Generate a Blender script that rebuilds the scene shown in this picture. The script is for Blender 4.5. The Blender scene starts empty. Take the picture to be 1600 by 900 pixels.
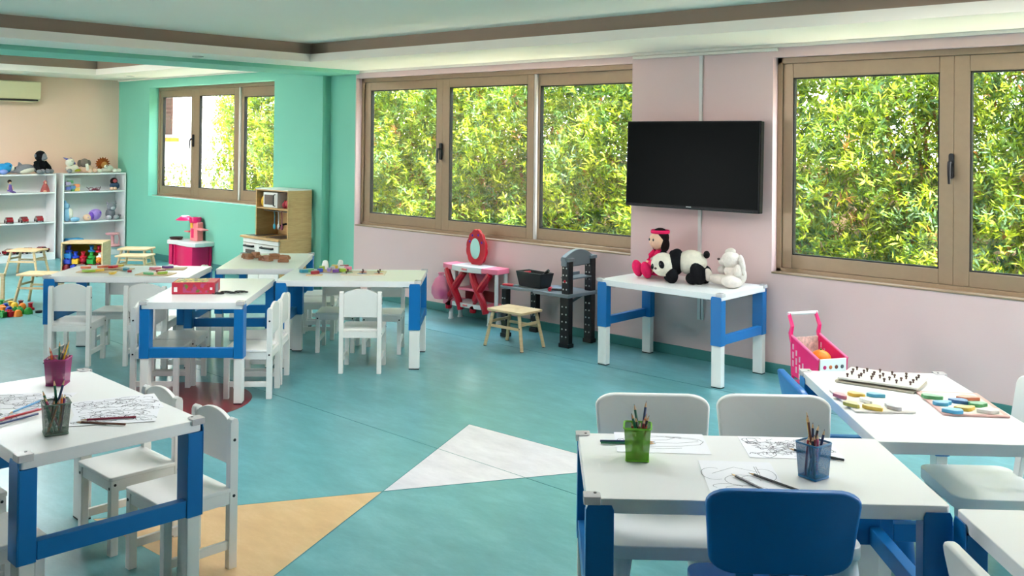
import bpy, math, random
import numpy as np
from mathutils import Vector, Matrix

random.seed(7); np.random.seed(7)
S = bpy.context.scene
COL = S.collection
PI = math.pi
R = math.radians

# ------------------------------------------------------------ camera, world, sun, exposure
cd = bpy.data.cameras.new('camera'); cam = bpy.data.objects.new('camera', cd); COL.objects.link(cam)
cd.sensor_fit = 'HORIZONTAL'; cd.sensor_width = 36.0; cd.lens = 34.14
cd.shift_y = -0.15452; cd.clip_start = 0.05; cd.clip_end = 200
yaw, pit, rol = R(42.9405), 0.01007, 0.01113
r0 = Vector((math.cos(yaw), math.sin(yaw), 0)); f0 = Vector((-math.sin(yaw), math.cos(yaw), 0)); u0 = Vector((0, 0, 1))
fw = f0 * math.cos(pit) + u0 * math.sin(pit); up = u0 * math.cos(pit) - f0 * math.sin(pit)
rt = r0 * math.cos(rol) + up * math.sin(rol); up = up * math.cos(rol) - r0 * math.sin(rol)
mw = Matrix((rt, up, -fw)).transposed().to_4x4(); mw.translation = (0, 0, 1.532)
cam.matrix_world = mw
S.camera = cam

W = bpy.data.worlds.new('sky'); S.world = W; W.use_nodes = True
wn = W.node_tree.nodes; wl = W.node_tree.links
bg = wn['Background']; bg.inputs[1].default_value = 9.0
tc = wn.new('ShaderNodeTexCoord'); sp = wn.new('ShaderNodeSeparateXYZ'); rp = wn.new('ShaderNodeValToRGB')
wl.new(tc.outputs['Generated'], sp.inputs[0]); wl.new(sp.outputs[2], rp.inputs[0]); wl.new(rp.outputs[0], bg.inputs[0])
rp.color_ramp.elements[0].color = (0.95, 0.96, 1.0, 1); rp.color_ramp.elements[1].color = (0.55, 0.74, 1.0, 1)

sd = bpy.data.lights.new('sun', 'SUN'); sun = bpy.data.objects.new('sun', sd); COL.objects.link(sun)
sd.energy = 24.0; sd.angle = R(1.0); sd.color = (1.0, 0.93, 0.80)
sun.rotation_euler = Vector((-0.58, 0.14, -0.80)).to_track_quat('-Z', 'Y').to_euler()

S.view_settings.view_transform = 'Standard'; S.view_settings.look = 'None'
S.view_settings.gamma = 1.0; S.view_settings.use_curve_mapping = False
S.view_settings.exposure = 1.2
try:
    S.cycles.use_denoising = True; S.cycles.max_bounces = 6; S.cycles.diffuse_bounces = 3; S.cycles.glossy_bounces = 2; S.cycles.use_adaptive_sampling = True; S.cycles.adaptive_threshold = 0.08; S.cycles.adaptive_min_samples = 20
    S.cycles.transparent_max_bounces = 8; S.cycles.sample_clamp_indirect = 6.0
    S.cycles.caustics_reflective = False; S.cycles.caustics_refractive = False
except Exception:
    pass
PANEL_POWER = 10.0      # radiance of the added, out-of-view fill panels

# ------------------------------------------------------------ materials
def lin(c):
    c = c / 255.0
    return c / 12.92 if c <= 0.04045 else ((c + 0.055) / 1.055) ** 2.4
def rgb(t): return (lin(t[0]), lin(t[1]), lin(t[2]), 1.0)
MATS = {}
def M(name, col, rough=0.5, var=0.05, scale=8.0, bump=0.0, bscale=60.0, metal=0.0, spec=0.5, stretch=None, trans=0.0, emit=None, alpha=1.0, coat=0.0):
    if name in MATS: return MATS[name]
    m = bpy.data.materials.new(name); m.use_nodes = True
    n = m.node_tree.nodes; l = m.node_tree.links; b = n['Principled BSDF']
    c = rgb(col)
    t = n.new('ShaderNodeTexCoord'); mp = n.new('ShaderNodeMapping'); l.new(t.outputs['Object'], mp.inputs[0])
    if stretch: mp.inputs['Scale'].default_value = stretch
    nz = n.new('ShaderNodeTexNoise'); nz.inputs['Scale'].default_value = scale; nz.inputs['Detail'].default_value = 4
    l.new(mp.outputs[0], nz.inputs[0])
    rm = n.new('ShaderNodeValToRGB'); l.new(nz.outputs[0], rm.inputs[0])
    rm.color_ramp.elements[0].position = 0.3; rm.color_ramp.elements[1].position = 0.7
    rm.color_ramp.elements[0].color = tuple(x * (1 - var) for x in c[:3]) + (1,)
    rm.color_ramp.elements[1].color = tuple(min(1, x * (1 + var)) for x in c[:3]) + (1,)
    l.new(rm.outputs[0], b.inputs['Base Color'])
    b.inputs['Roughness'].default_value = rough; b.inputs['Metallic'].default_value = metal
    b.inputs['Specular IOR Level'].default_value = spec
    if coat: b.inputs['Coat Weight'].default_value = coat
    if trans: b.inputs['Transmission Weight'].default_value = trans
    if alpha < 1: b.inputs['Alpha'].default_value = alpha
    if emit: b.inputs['Emission Color'].default_value = c; b.inputs['Emission Strength'].default_value = emit
    if bump:
        n2 = n.new('ShaderNodeTexNoise'); n2.inputs['Scale'].default_value = bscale; n2.inputs['Detail'].default_value = 3
        l.new(mp.outputs[0], n2.inputs[0])
        bp = n.new('ShaderNodeBump'); bp.inputs['Strength'].default_value = bump; bp.inputs['Distance'].default_value = 0.01
        l.new(n2.outputs[0], bp.inputs['Height']); l.new(bp.outputs[0], b.inputs['Normal'])
    MATS[name] = m; return m

def glass_mat():
    m = bpy.data.materials.new('window_glass'); m.use_nodes = True
    n = m.node_tree.nodes; l = m.node_tree.links; n.remove(n['Principled BSDF'])
    tr = n.new('ShaderNodeBsdfTransparent'); gl = n.new('ShaderNodeBsdfGlossy'); mx = n.new('ShaderNodeMixShader')
    gl.inputs['Roughness'].default_value = 0.01; tr.inputs[0].default_value = (0.97, 0.985, 0.975, 1)
    nz = n.new('ShaderNodeTexNoise'); nz.inputs['Scale'].default_value = 2.0
    mr = n.new('ShaderNodeMapRange'); mr.inputs[3].default_value = 0.05; mr.inputs[4].default_value = 0.075
    l.new(nz.outputs[0], mr.inputs[0]); l.new(mr.outputs[0], mx.inputs[0])
    l.new(tr.outputs[0], mx.inputs[1]); l.new(gl.outputs[0], mx.inputs[2]); l.new(mx.outputs[0], n['Material Output'].inputs[0])
    return m
def thin_mat(name, col, op=0.55, rough=0.4):
    m = bpy.data.materials.new(name); m.use_nodes = True
    n = m.node_tree.nodes; l = m.node_tree.links; b = n['Principled BSDF']
    b.inputs['Base Color'].default_value = rgb(col); b.inputs['Roughness'].default_value = rough
    tr = n.new('ShaderNodeBsdfTransparent'); mx = n.new('ShaderNodeMixShader')
    nz = n.new('ShaderNodeTexNoise'); nz.inputs['Scale'].default_value = 30.0
    mr = n.new('ShaderNodeMapRange'); mr.inputs[3].default_value = op - .06; mr.inputs[4].default_value = op + .06
    l.new(nz.outputs[0], mr.inputs[0]); l.new(mr.outputs[0], mx.inputs[0])
    l.new(tr.outputs[0], mx.inputs[1]); l.new(b.outputs[0], mx.inputs[2]); l.new(mx.outputs[0], n['Material Output'].inputs[0])
    return m
def floor_mat(name, c1, c2, c3):
    m = bpy.data.materials.new(name); m.use_nodes = True
    n = m.node_tree.nodes; l = m.node_tree.links; b = n['Principled BSDF']
    t = n.new('ShaderNodeTexCoord'); mp = n.new('ShaderNodeMapping'); mp.inputs['Scale'].default_value = (1.2, 3.0, 1)
    mp.inputs['Rotation'].default_value = (0, 0, R(38))
    l.new(t.outputs['Object'], mp.inputs[0])
    a = n.new('ShaderNodeTexNoise'); a.inputs['Scale'].default_value = 2.6; a.inputs['Detail'].default_value = 10; a.inputs['Roughness'].default_value = 0.72
    a.inputs['Distortion'].default_value = 0.0
    l.new(mp.outputs[0], a.inputs[0])
    rm = n.new('ShaderNodeValToRGB'); l.new(a.outputs[0], rm.inputs[0])
    e = rm.color_ramp.elements; e[0].position = 0.30; e[0].color = rgb(c1); e[1].position = 0.72; e[1].color = rgb(c3)
    k = e.new(0.5); k.color = rgb(c2)
    l.new(rm.outputs[0], b.inputs['Base Color'])
    g = n.new('ShaderNodeTexNoise'); g.inputs['Scale'].default_value = 1.3; g.inputs['Detail'].default_value = 6; l.new(t.outputs['Object'], g.inputs[0])
    mr = n.new('ShaderNodeMapRange'); mr.inputs[1].default_value = .3; mr.inputs[2].default_value = .7; mr.inputs[3].default_value = .285; mr.inputs[4].default_value = .35
    l.new(g.outputs[0], mr.inputs[0]); l.new(mr.outputs[0], b.inputs['Roughness'])
    b.inputs['Specular IOR Level'].default_value = 0.8
    bp = n.new('ShaderNodeBump'); bp.inputs['Strength'].default_value = 0.02; bp.inputs['Distance'].default_value = 0.002
    l.new(a.outputs[0], bp.inputs['Height']); l.new(bp.outputs[0], b.inputs['Normal'])
    return m
def wood_mat(name, c1, c2, rough=0.5):
    m = bpy.data.materials.new(name); m.use_nodes = True
    n = m.node_tree.nodes; l = m.node_tree.links; b = n['Principled BSDF']
    t = n.new('ShaderNodeTexCoord'); mp = n.new('ShaderNodeMapping'); mp.inputs['Scale'].default_value = (3, 3, 28); l.new(t.outputs['Object'], mp.inputs[0])
    a = n.new('ShaderNodeTexNoise'); a.inputs['Scale'].default_value = 2.0; a.inputs['Detail'].default_value = 6; a.inputs['Distortion'].default_value = 1.2
    l.new(mp.outputs[0], a.inputs[0])
    rm = n.new('ShaderNodeValToRGB'); l.new(a.outputs[0], rm.inputs[0])
    rm.color_ramp.elements[0].position = .3; rm.color_ramp.elements[1].position = .72
    rm.color_ramp.elements[0].color = rgb(c1); rm.color_ramp.elements[1].color = rgb(c2)
    l.new(rm.outputs[0], b.inputs['Base Color']); b.inputs['Roughness'].default_value = rough
    return m
def leaf_mat(name):
    m = bpy.data.materials.new(name); m.use_nodes = True
    n = m.node_tree.nodes; l = m.node_tree.links; b = n['Principled BSDF']
    at = n.new('ShaderNodeAttribute'); at.attribute_name = 'leaf_colour'
    l.new(at.outputs['Color'], b.inputs['Base Color']); b.inputs['Roughness'].default_value = 0.5; b.inputs['Specular IOR Level'].default_value = 0.3
    tl = n.new('ShaderNodeBsdfTranslucent'); mx = n.new('ShaderNodeMixShader'); mx.inputs[0].default_value = 0.48
    hs = n.new('ShaderNodeHueSaturation'); hs.inputs['Saturation'].default_value = 1.15; hs.inputs['Value'].default_value = 1.5; hs.inputs['Hue'].default_value = 0.485
    l.new(at.outputs['Color'], hs.inputs['Color']); l.new(hs.outputs[0], tl.inputs[0])
    l.new(b.outputs[0], mx.inputs[1]); l.new(tl.outputs[0], mx.inputs[2]); l.new(mx.outputs[0], n['Material Output'].inputs[0])
    return m

GLASS = glass_mat()
FLOOR = floor_mat('linoleum_teal', (80, 142, 148), (93, 157, 163), (114, 177, 183))
INWHITE = floor_mat('linoleum_white', (196, 192, 202), (214, 210, 218), (230, 227, 234))
INORANGE = floor_mat('linoleum_orange', (200, 160, 112), (212, 174, 124), (224, 190, 146))
INRED = floor_mat('linoleum_red', (104, 22, 34), (116, 28, 40), (130, 38, 48))
PINK = M('wall_paint_pink', (226, 196, 193), .75, .012, 2.0, .03, 140)
TEAL = M('wall_paint_teal', (126, 200, 176), .7, .012, 2.0, .03, 140)
PEACH = M('wall_paint_peach', (248, 208, 184), .75, .012, 2.0, .03, 140)
CEIL = M('ceiling_white', (250, 240, 226), .85, .008, 2.0)
BROWN = M('cove_brown', (160, 138, 120), .8, .02, 3.0)
BASET = M('baseboard_teal', (62, 128, 124), .45, .05, 6.0)
ALU = M('window_bronze', (158, 134, 108), .42, .03, 30.0, metal=.25)
DARKG = M('gasket_black', (26, 24, 22), .6)
WHITE = M('white_laminate', (240, 240, 238), .33, .008, 4.0, spec=.5)
WOODW = M('white_painted_wood', (238, 236, 230), .42, .012, 10.0)
BLUE = M('blue_painted_wood', (0, 112, 182), .40, .03, 6.0)
BLUEP = M('blue_plastic', (0, 112, 190), .35, .02, 6.0)
WHITEP = M('white_plastic', (238, 240, 236), .36, .008, 5.0)
GUARD = thin_mat('clear_plastic', (236, 232, 232), .62, .15)
BLACK = M('black_plastic', (20, 21, 24), .42, .1)
DKMETAL = M('dark_metal', (40, 38, 38), .35, .1, metal=.6)
PINE = wood_mat('pine_wood', (206, 172, 126), (226, 198, 156))
BIRCH = wood_mat('birch_veneer', (192, 150, 96), (210, 172, 118))
PLY = wood_mat('toy_wood', (206, 172, 128), (228, 200, 160))
BROWNW = wood_mat('brown_wood', (150, 100, 70), (180, 128, 94))

# ------------------------------------------------------------ mesh helpers
class MB:
    def __init__(s): s.v = []; s.f = []; s.m = []
    def add(s, vs, fs, m=0):
        o = len(s.v); s.v += [tuple(p) for p in vs]
        for f in fs: s.f.append(tuple(i + o for i in f)); s.m.append(m)
        return s
    def box(s, x0, x1, y0, y1, z0, z1, m=0):
        v = [(x, y, z) for z in (z0, z1) for y in (y0, y1) for x in (x0, x1)]
        return s.add(v, [(0, 2, 3, 1), (4, 5, 7, 6), (0, 1, 5, 4), (2, 6, 7, 3), (0, 4, 6, 2), (1, 3, 7, 5)], m)
    def bar(s, p0, p1, w, h, m=0, upv=(0, 0, 1)):
        p0 = Vector(p0); p1 = Vector(p1); d = (p1 - p0).normalized(); u = Vector(upv)
        if abs(d.dot(u)) > .95: u = Vector((0, 1, 0))
        x = d.cross(u).normalized() * w / 2; y = x.cross(d).normalized() * h / 2
        v = [p + a * x + b * y for p in (p0, p1) for a, b in ((-1, -1), (1, -1), (1, 1), (-1, 1))]
        return s.add(v, [(3, 2, 1, 0), (4, 5, 6, 7), (0, 1, 5, 4), (1, 2, 6, 5), (2, 3, 7, 6), (3, 0, 4, 7)], m)
    def cyl(s, p0, p1, r0, r1=None, n=12, m=0, caps=True):
        r1 = r0 if r1 is None else r1
        p0 = Vector(p0); p1 = Vector(p1); d = (p1 - p0).normalized()
        u = Vector((0, 0, 1)) if abs(d.z) < .9 else Vector((1, 0, 0))
        x = d.cross(u).normalized(); y = d.cross(x).normalized()
        v = []
        for p, r in ((p0, r0), (p1, r1)):
            for i in range(n):
                a = 2 * PI * i / n; v.append(p + x * math.cos(a) * r + y * math.sin(a) * r)
        f = [(i, i + n, (i + 1) % n + n, (i + 1) % n) for i in range(n)]
        if caps: f += [tuple(range(n)), tuple(range(2 * n - 1, n - 1, -1))]
        return s.add(v, f, m)
    def ell(s, c, r, rot=None, nu=14, nv=9, m=0):
        c = Vector(c); r = (r, r, r) if not hasattr(r, '__len__') else r
        Q = Matrix.Identity(3)
        if rot:
            from mathutils import Euler
            Q = Euler([R(a) for a in rot]).to_matrix()
        v = [c + Q @ Vector((0, 0, -r[2]))]
        for j in range(1, nv):
            t = -PI / 2 + PI * j / nv
            for i in range(nu):
                a = 2 * PI * i / nu
                v.append(c + Q @ Vector((r[0] * math.cos(t) * math.cos(a), r[1] * math.cos(t) * math.sin(a), r[2] * math.sin(t))))
        v.append(c + Q @ Vector((0, 0, r[2])))
        f = [(0, 1 + (i + 1) % nu, 1 + i) for i in range(nu)]
        for j in range(nv - 2):
            b = 1 + j * nu
            f += [(b + i, b + (i + 1) % nu, b + nu + (i + 1) % nu, b + nu + i) for i in range(nu)]
        b = 1 + (nv - 2) * nu; t = len(v) - 1
        f += [(b + i, b + (i + 1) % nu, t) for i in range(nu)]
        return s.add(v, f, m)
    def prism(s, poly, z0, z1, m=0, ax='z'):
        n = len(poly)
        def P(a, b, c): return (a, b, c) if ax == 'z' else ((a, c, b) if ax == 'y' else (c, a, b))
        v = [P(a, b, z0) for a, b in poly] + [P(a, b, z1) for a, b in poly]
        f = [tuple(range(n - 1, -1, -1)), tuple(range(n, 2 * n))] + [(i, (i + 1) % n, (i + 1) % n + n, i + n) for i in range(n)]
        if ax == 'y': f = [tuple(reversed(q)) for q in f]
        return s.add(v, f, m)
    def lathe(s, prof, c=(0, 0, 0), n=20, m=0):
        v = []; f = []
        for (r, z) in prof:
            for i in range(n):
                a = 2 * PI * i / n; v.append((c[0] + r * math.cos(a), c[1] + r * math.sin(a), c[2] + z))
        for j in range(len(prof) - 1):
            f += [(j * n + i, j * n + (i + 1) % n, (j + 1) * n + (i + 1) % n, (j + 1) * n + i) for i in range(n)]
        return s.add(v, f, m)
    def tube(s, pts, r, n=8, m=0):
        pts = [Vector(p) for p in pts]; rr = r if hasattr(r, '__len__') else [r] * len(pts)
        v = []; u = Vector((0, 0, 1)); k = len(pts)
        for i, p in enumerate(pts):
            d = (pts[min(i + 1, k - 1)] - pts[max(i - 1, 0)]).normalized()
            q = u if abs(d.dot(u)) < .9 else Vector((1, 0, 0))
            x = d.cross(q).normalized(); y = d.cross(x).normalized()
            for j in range(n):
                a = 2 * PI * j / n; v.append(p + (x * math.cos(a) + y * math.sin(a)) * rr[i])
        f = [(i * n + j, (i + 1) * n + j, (i + 1) * n + (j + 1) % n, i * n + (j + 1) % n) for i in range(k - 1) for j in range(n)]
        f += [tuple(range(n)), tuple(range(k * n - 1, (k - 1) * n - 1, -1))]
        return s.add(v, f, m)
    def build(s, name, mats, parent=None, bevel=0, loc=None, rot=None, ang=38):
        me = bpy.data.meshes.new(name); me.from_pydata([tuple(p) for p in s.v], [], s.f)
        mats = mats if isinstance(mats, (list, tuple)) else [mats]
        for q in mats: me.materials.append(q)
        if len(mats) > 1: me.polygons.foreach_set('material_index', s.m)
        me.polygons.foreach_set('use_smooth', [True] * len(me.polygons))
        me.set_sharp_from_angle(angle=R(ang)); me.update()
        o = bpy.data.objects.new(name, me); COL.objects.link(o)
        if parent: o.parent = parent
        if loc: o.location = loc
        if rot: o.rotation_euler = rot
        if bevel:
            b = o.modifiers.new('bevel', 'BEVEL'); b.width = bevel; b.segments = 2; b.harden_normals = True; b.limit_method = 'ANGLE'; b.angle_limit = R(40)
        return o
def rrect(w, h, r, n=5, cx=0, cy=0):
    p = []
    for (sx, sy, a0) in ((1, 1, 0), (-1, 1, 90), (-1, -1, 180), (1, -1, 270)):
        for i in range(n + 1):
            a = R(a0 + 90 * i / n); p.append((cx + sx * (w / 2 - r) + r * math.cos(a), cy + sy * (h / 2 - r) + r * math.sin(a)))
    return p
def tag(o, label=None, cat=None, group=None, kind=None):
    if label: o['label'] = label
    if cat: o['category'] = cat
    if group: o['group'] = group
    if kind: o['kind'] = kind
    return o
def thing(name, label, cat, loc=(0, 0, 0), rz=0, group=None):
    o = bpy.data.objects.new(name, None); COL.objects.link(o); o.empty_display_size = .1
    o.location = loc; o.rotation_euler = (0, 0, R(rz)); return tag(o, label, cat, group)
KIDS = {}
def copy_tree(o, parent=None):
    c = o.copy(); COL.objects.link(c); c.parent = parent
    for ch in list(o.children): copy_tree(ch, c)
    return c
def struct(o, label=None): o['kind'] = 'structure'; o['label'] = label or o.name.replace('_', ' '); return o
def bx(name, m, parent, x0, x1, y0, y1, z0, z1, bevel=0): return MB().box(x0, x1, y0, y1, z0, z1).build(name, m, parent, bevel)

# ------------------------------------------------------------ the setting
floor = struct(bx('floor', FLOOR, None, -12.6, 4.2, -4.2, 6.0, -.12, 0), 'glossy teal marbled linoleum floor with coloured inlays')
o = MB().prism([(-3.276, 2.724), (-2.694, 3.728), (-3.72, 3.685)], .0002, .0010).build('floor_inlay', INWHITE, floor); o['label'] = 'pale lilac white triangle inlay'
o = MB().prism([(-3.276, 2.724), (-3.858, 1.72), (-2.832, 1.763)], .0002, .0010).build('floor_inlay', INORANGE, floor); o['label'] = 'orange triangle inlay'
o = MB().prism([(-5.25 + .437 * math.cos(2 * PI * i / 64), 2.80 + .437 * math.sin(2 * PI * i / 64)) for i in range(64)], .0002, .0010).build('floor_inlay', INRED, floor); o['label'] = 'dark red circle inlay'
SEAM = M('floor_seam', (74, 128, 132), .6)
mb = MB()
for yv in (1.28, 3.285, 5.28): mb.box(-12.4, 4, yv, yv + .0035, .0002, .0012)
for a, b in (((-3.276, 2.724), (-2.694, 3.728)), ((-2.694, 3.728), (-3.72, 3.685)), ((-3.72, 3.685), (-3.276, 2.724)), ((-3.276, 2.724), (-3.858, 1.72)), ((-3.276, 2.724), (-2.832, 1.763))):
    mb.bar((a[0], a[1], .0008), (b[0], b[1], .0008), .004, .0009)
mb.build('floor_seam', SEAM, floor)

YB, YT = 5.926, 5.83
def wall_open(mb, x0, x1, y0, y1, z0, z1, ops, m=0):
    xs = x0
    for (a, b, c, d) in ops:
        if a > xs: mb.box(xs, a, y0, y1, z0, z1, m)
        mb.box(a, b, y0, y1, z0, c, m); mb.box(a, b, y0, y1, d, z1, m); xs = b
    mb.box(xs, x1, y0, y1, z0, z1, m)
mb = MB(); mb.box(-8.02, -7.615, YB, 6.0, 0, 2.5, 1)
wall_open(mb, -7.615, 4.2, YB, 6.0, 0, 2.5, [(-7.60, -4.29, .68, 2.115), (-3.14, .15, .667, 2.10), (.95, 3.95, .667, 2.10)])  # rightmost opening is unseen, added to bring in daylight from the right
struct(mb.build('wall_back', [PINK, TEAL]), 'pink window wall with a teal strip at its left')
mb = MB(); wall_open(mb, -12.7, -8.02, YT, 5.97, 0, 2.5, [(-11.66, -8.88, .778, 2.135)])
struct(mb.build('wall_back_left', TEAL), 'teal window wall in the far corner')
OUTW = M('outer_render_white', (236, 232, 224), .8, .02, 3.0)
mb = MB(); wall_open(mb, -12.7, 4.4, 6.0, 6.05, -.3, 2.55, [(-11.80, -8.88, .778, 2.135), (-7.60, -4.29, .68, 2.115), (-3.14, .15, .667, 2.10), (.95, 3.95, .667, 2.10)])
struct(mb.build('wall_back_outer', OUTW), 'white outer face of the window wall')
struct(bx('wall_left', PEACH, None, -12.7, -12.5, -4.2, 5.83, 0, 2.5), 'peach wall behind the white bookcases')
mb = MB()
def wall_open_x(mb, x0, x1, y0, y1, z0, z1, ops):
    ys = y0
    for (a, b, c, d) in ops:
        mb.box(x0, x1, ys, a, z0, z1); 
        if c > z0: mb.box(x0, x1, a, b, z0, c)
        mb.box(x0, x1, a, b, d, z1); ys = b
    mb.box(x0, x1, ys, y1, z0, z1)
wall_open_x(mb, 4.2, 4.4, -4.2, 6.12, 0, 2.5, [])
struct(mb.build('wall_right', PINK), 'pink side wall')
mb = MB(); wall_open(mb, -12.7, 4.4, -4.4, -4.2, 0, 2.5, [(-10.5, -8.5, .05, 2.1)])
struct(mb.build('wall_front', PINK), 'pink wall with glazed doors')
# baseboards
struct(bx('baseboard_back', BASET, None, -8.02, 4.2, YB - .014, YB, 0, .070, .004), 'teal baseboard under the pink window wall')
struct(bx('baseboard_back_left', BASET, None, -12.5, -8.006, YT - .014, YT, 0, .075, .004), 'teal baseboard under the teal wall')
struct(bx('baseboard_left', BASET, None, -12.5, -12.486, -4.2, YT - .014, 0, .075, .004), 'teal baseboard under the peach wall')
# ceiling, soffits, beam
ZC = 2.345
mb = MB(); mb.box(-12.7, 4.4, -4.4, 6.12, ZC + .09, ZC + .2); mb.box(-7.55, 4.4, -4.4, 5.6, ZC, ZC + .1)
struct(mb.build('ceiling', CEIL), 'white coffered ceiling')
iy = lambda x: 4.952 + (x + 7.0) * .0375
mb = MB(); mb.prism([(-7.53, iy(-7.53)), (4.2, iy(4.2)), (4.2, YB), (-7.53, YB)], 2.185, 2.252)
mb.prism([(-7.53, -4.2), (-7.0, -4.2), (-7.0, iy(-7.0)), (-7.53, iy(-7.53))], 2.185, 2.252)
struct(mb.build('ceiling_soffit', CEIL), 'white dropped soffit along the windows and beam')
mb = MB(); mb.prism([(-7.53, iy(-7.53) + .03), (4.2, iy(4.2) + .03), (4.2, YB), (-7.53, YB)], 2.252, ZC)
mb.prism([(-7.53, -4.2), (-7.03, -4.2), (-7.03, iy(-7.0) + .03), (-7.53, iy(-7.53) + .03)], 2.252, ZC)
struct(mb.build('ceiling_cove', BROWN), 'brown cove band above the soffit')
struct(bx('ceiling_beam', TEAL, None, -8.1, -7.53, -4.2, 5.9, 2.15, 2.43), 'teal ceiling beam')
mb = MB(); mb.box(-12.5, -8.1, 5.12, YT, 2.25, 2.32); mb.box(-12.5, -11.6, -4.2, 5.12, 2.25, 2.32)
struct(mb.build('ceiling_soffit_left', CEIL), 'white soffit of the far corner')
mb = MB(); mb.box(-12.5, -8.1, 5.15, YT, 2.32, 2.44); mb.box(-12.5, -11.63, -4.2, 5.15, 2.32, 2.44)
struct(mb.build('ceiling_cove_left', BROWN), 'brown cove band of the far corner')
struct(bx('trim_1', CEIL, None, -7.95, 4.2, YB - .022, YB, 2.163, 2.185, .003), 'white moulding strip above the pink wall')
struct(bx('trim_2', CEIL, None, -4.27, -3.1, YB - .03, YB, 2.140, 2.160, .003), 'white cable duct below the moulding')
struct(bx('trim_3', CEIL, None, -12.5, -8.1, YT - .02, YT, 2.232, 2.25, .003), 'white moulding strip above the teal wall')

# windows
def window(name, label, xl, xr, zb, zt, yf, sashes, handle_i, sill_m):
    w = thing(name, None, None, ((xl + xr) / 2, yf, zb)); struct(w, label)
    cx = (xl + xr) / 2
    X = lambda x: x - cx
    Z = lambda z: z - zb
    f = MB(); t = .035
    f.box(X(xl), X(xl) + t, 0, .07, 0, zt - zb); f.box(X(xr) - t, X(xr), 0, .07, 0, zt - zb)
    f.box(X(xl), X(xr), 0, .07, 0, .03); f.box(X(xl), X(xr), 0, .07, zt - zb - .04, zt - zb)
    f.build('window_frame', ALU, w, .003)
    sl = MB(); sl.box(X(xl), X(xr), -.07, .0, -.006, .006); sl.build('window_sill', sill_m, w, .003)
    for i, (a, b, ga, gb, g0, g1, dy) in enumerate(sashes):
        s = MB(); z0 = zb + .03; z1 = zt - .04
        y0, y1 = dy, dy + .04
        s.box(X(a), X(ga), y0, y1, Z(z0), Z(z1)); s.box(X(gb), X(b), y0, y1, Z(z0), Z(z1))
        s.box(X(ga), X(gb), y0, y1, Z(z0), Z(g0)); s.box(X(ga), X(gb), y0, y1, Z(g1), Z(z1))
        so = s.build('sash', ALU, w, .004)
        g = MB()
        g.box(X(ga), X(ga) + .008, y0 + .004, y1 - .002, Z(g0), Z(g1)); g.box(X(gb) - .008, X(gb), y0 + .004, y1 - .002, Z(g0), Z(g1))
        g.box(X(ga), X(gb), y0 + .004, y1 - .002, Z(g0), Z(g0) + .008); g.box(X(ga), X(gb), y0 + .004, y1 - .002, Z(g1) - .008, Z(g1))
        g.build('gasket', DARKG, so)
        MB().box(X(ga), X(gb), y0 + .016, y0 + .022, Z(g0), Z(g1)).build('pane', GLASS, so)
        if i == 1: MB().box(X(b), X(b) + .022, y0 + .006, y1 - .002, Z(z0), Z(z1)).build('sash_edge', M('pale_aluminium', (226, 216, 208), .5), so)
        if i == handle_i:
            h = MB(); xh = X(b) - .01; zh = (zb + zt) / 2 - zb + .02
            h.prism(rrect(.028, .15, .013), y0 - .016, y0, ax='y')
            h.v = [(p[0] + xh, p[1], p[2] + zh) for p in h.v]
            h.cyl((xh, y0 - .012, zh + .02), (xh, y0 - .045, zh + .02), .011, n=10)
            h.tube([(xh, y0 - .042, zh + .025), (xh, y0 - .05, zh), (xh, y0 - .05, zh - .04), (xh, y0 - .046, zh - .105)], [.011, .011, .010, .008], 8)
            h.build('window_handle', BLACK, so)
    return w
SILLW = M('sill_paint', (232, 214, 206), .5)
window('window_1', 'three-pane bronze aluminium window in the teal wall', -11.66, -8.88, .778, 2.135, 5.95,
       [(-11.66, -10.78, -11.62 + .05, -10.855, .90, 2.015, .012), (-10.78, -9.80, -10.67, -9.888, .91, 2.015, .012), (-9.80, -8.89, -9.727, -8.97, .92, 1.985, .04)], 0, ALU)
window('window_2', 'wide three-pane bronze aluminium window left of the television', -7.60, -4.29, .68, 2.115, 5.99,
       [(-7.56, -6.445, -7.474, -6.526, .80, 1.995, .012), (-6.445, -5.341, -6.357, -5.412, .80, 1.995, .012), (-5.341, -4.31, -5.299, -4.361, .80, 1.978, .042)], 0, ALU)
window('window_3', 'wide bronze aluminium window right of the television', -3.14, .15, .667, 2.10, 5.99,
       [(-3.104, -2.005, -3.034, -2.089, .787, 1.963, .012), (-2.005, -.93, -1.915, -1.02, .787, 1.963, .012), (-.93, .115, -.84, .03, .787, 1.963, .042)], 0, ALU)

# ------------------------------------------------------------ outdoors
GROUND = M('gravel_ground', (242, 234, 220), .9, .18, 6.0, .4, 80)
struct(bx('ground', GROUND, None, -40, 12, 6.12, 30, -.32, -.20), 'pale gravel ground outside the windows')
struct(bx('ground_front', GROUND, None, -40, 12, -30, -4.4, -.32, -.20), 'pale ground on the far side of the building')
struct(bx('ground_right', GROUND, None, 4.4, 30, -4.4, 6.12, -.32, -.20), 'pale ground at the side of the building')
gw = MB(); gw.box(-13.0, 6.0, 8.45, 8.65, -.2, 1.25); gw.box(-13.05, 6.05, 8.42, 8.68, 1.25, 1.31)
tag(gw.build('garden_wall', M('garden_wall_render', (204, 168, 146), .85, .08, 3.0, .2, 60)), 'low terracotta rendered garden wall behind the hedge', 'wall')
bl = thing('white_building', 'white rendered building seen through the far corner window', 'building', (-20, 9.0, -.2))
BW = M('white_render', (238, 236, 230), .8, .02, 3.0, .1, 60)
bx('wall', BW, bl, -10, 5.4, 0, 8, 0, 5.0)
bx('window_surround', BW, bl, 2.50, 3.12, -.03, .05, 1.68, 2.95)
sh = bx('shutter', M('shutter_brown', (46, 34, 30), 1.0, .06, 10, spec=0.0), bl, 2.56, 2.99, -.05, .02, 1.75, 2.9)
for k in range(14): bx('slat', M('shutter_brown', (0, 0, 0)), sh, 2.575, 2.975, -.062, -.04, 1.78 + k * .08, 1.83 + k * .08)
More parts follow.
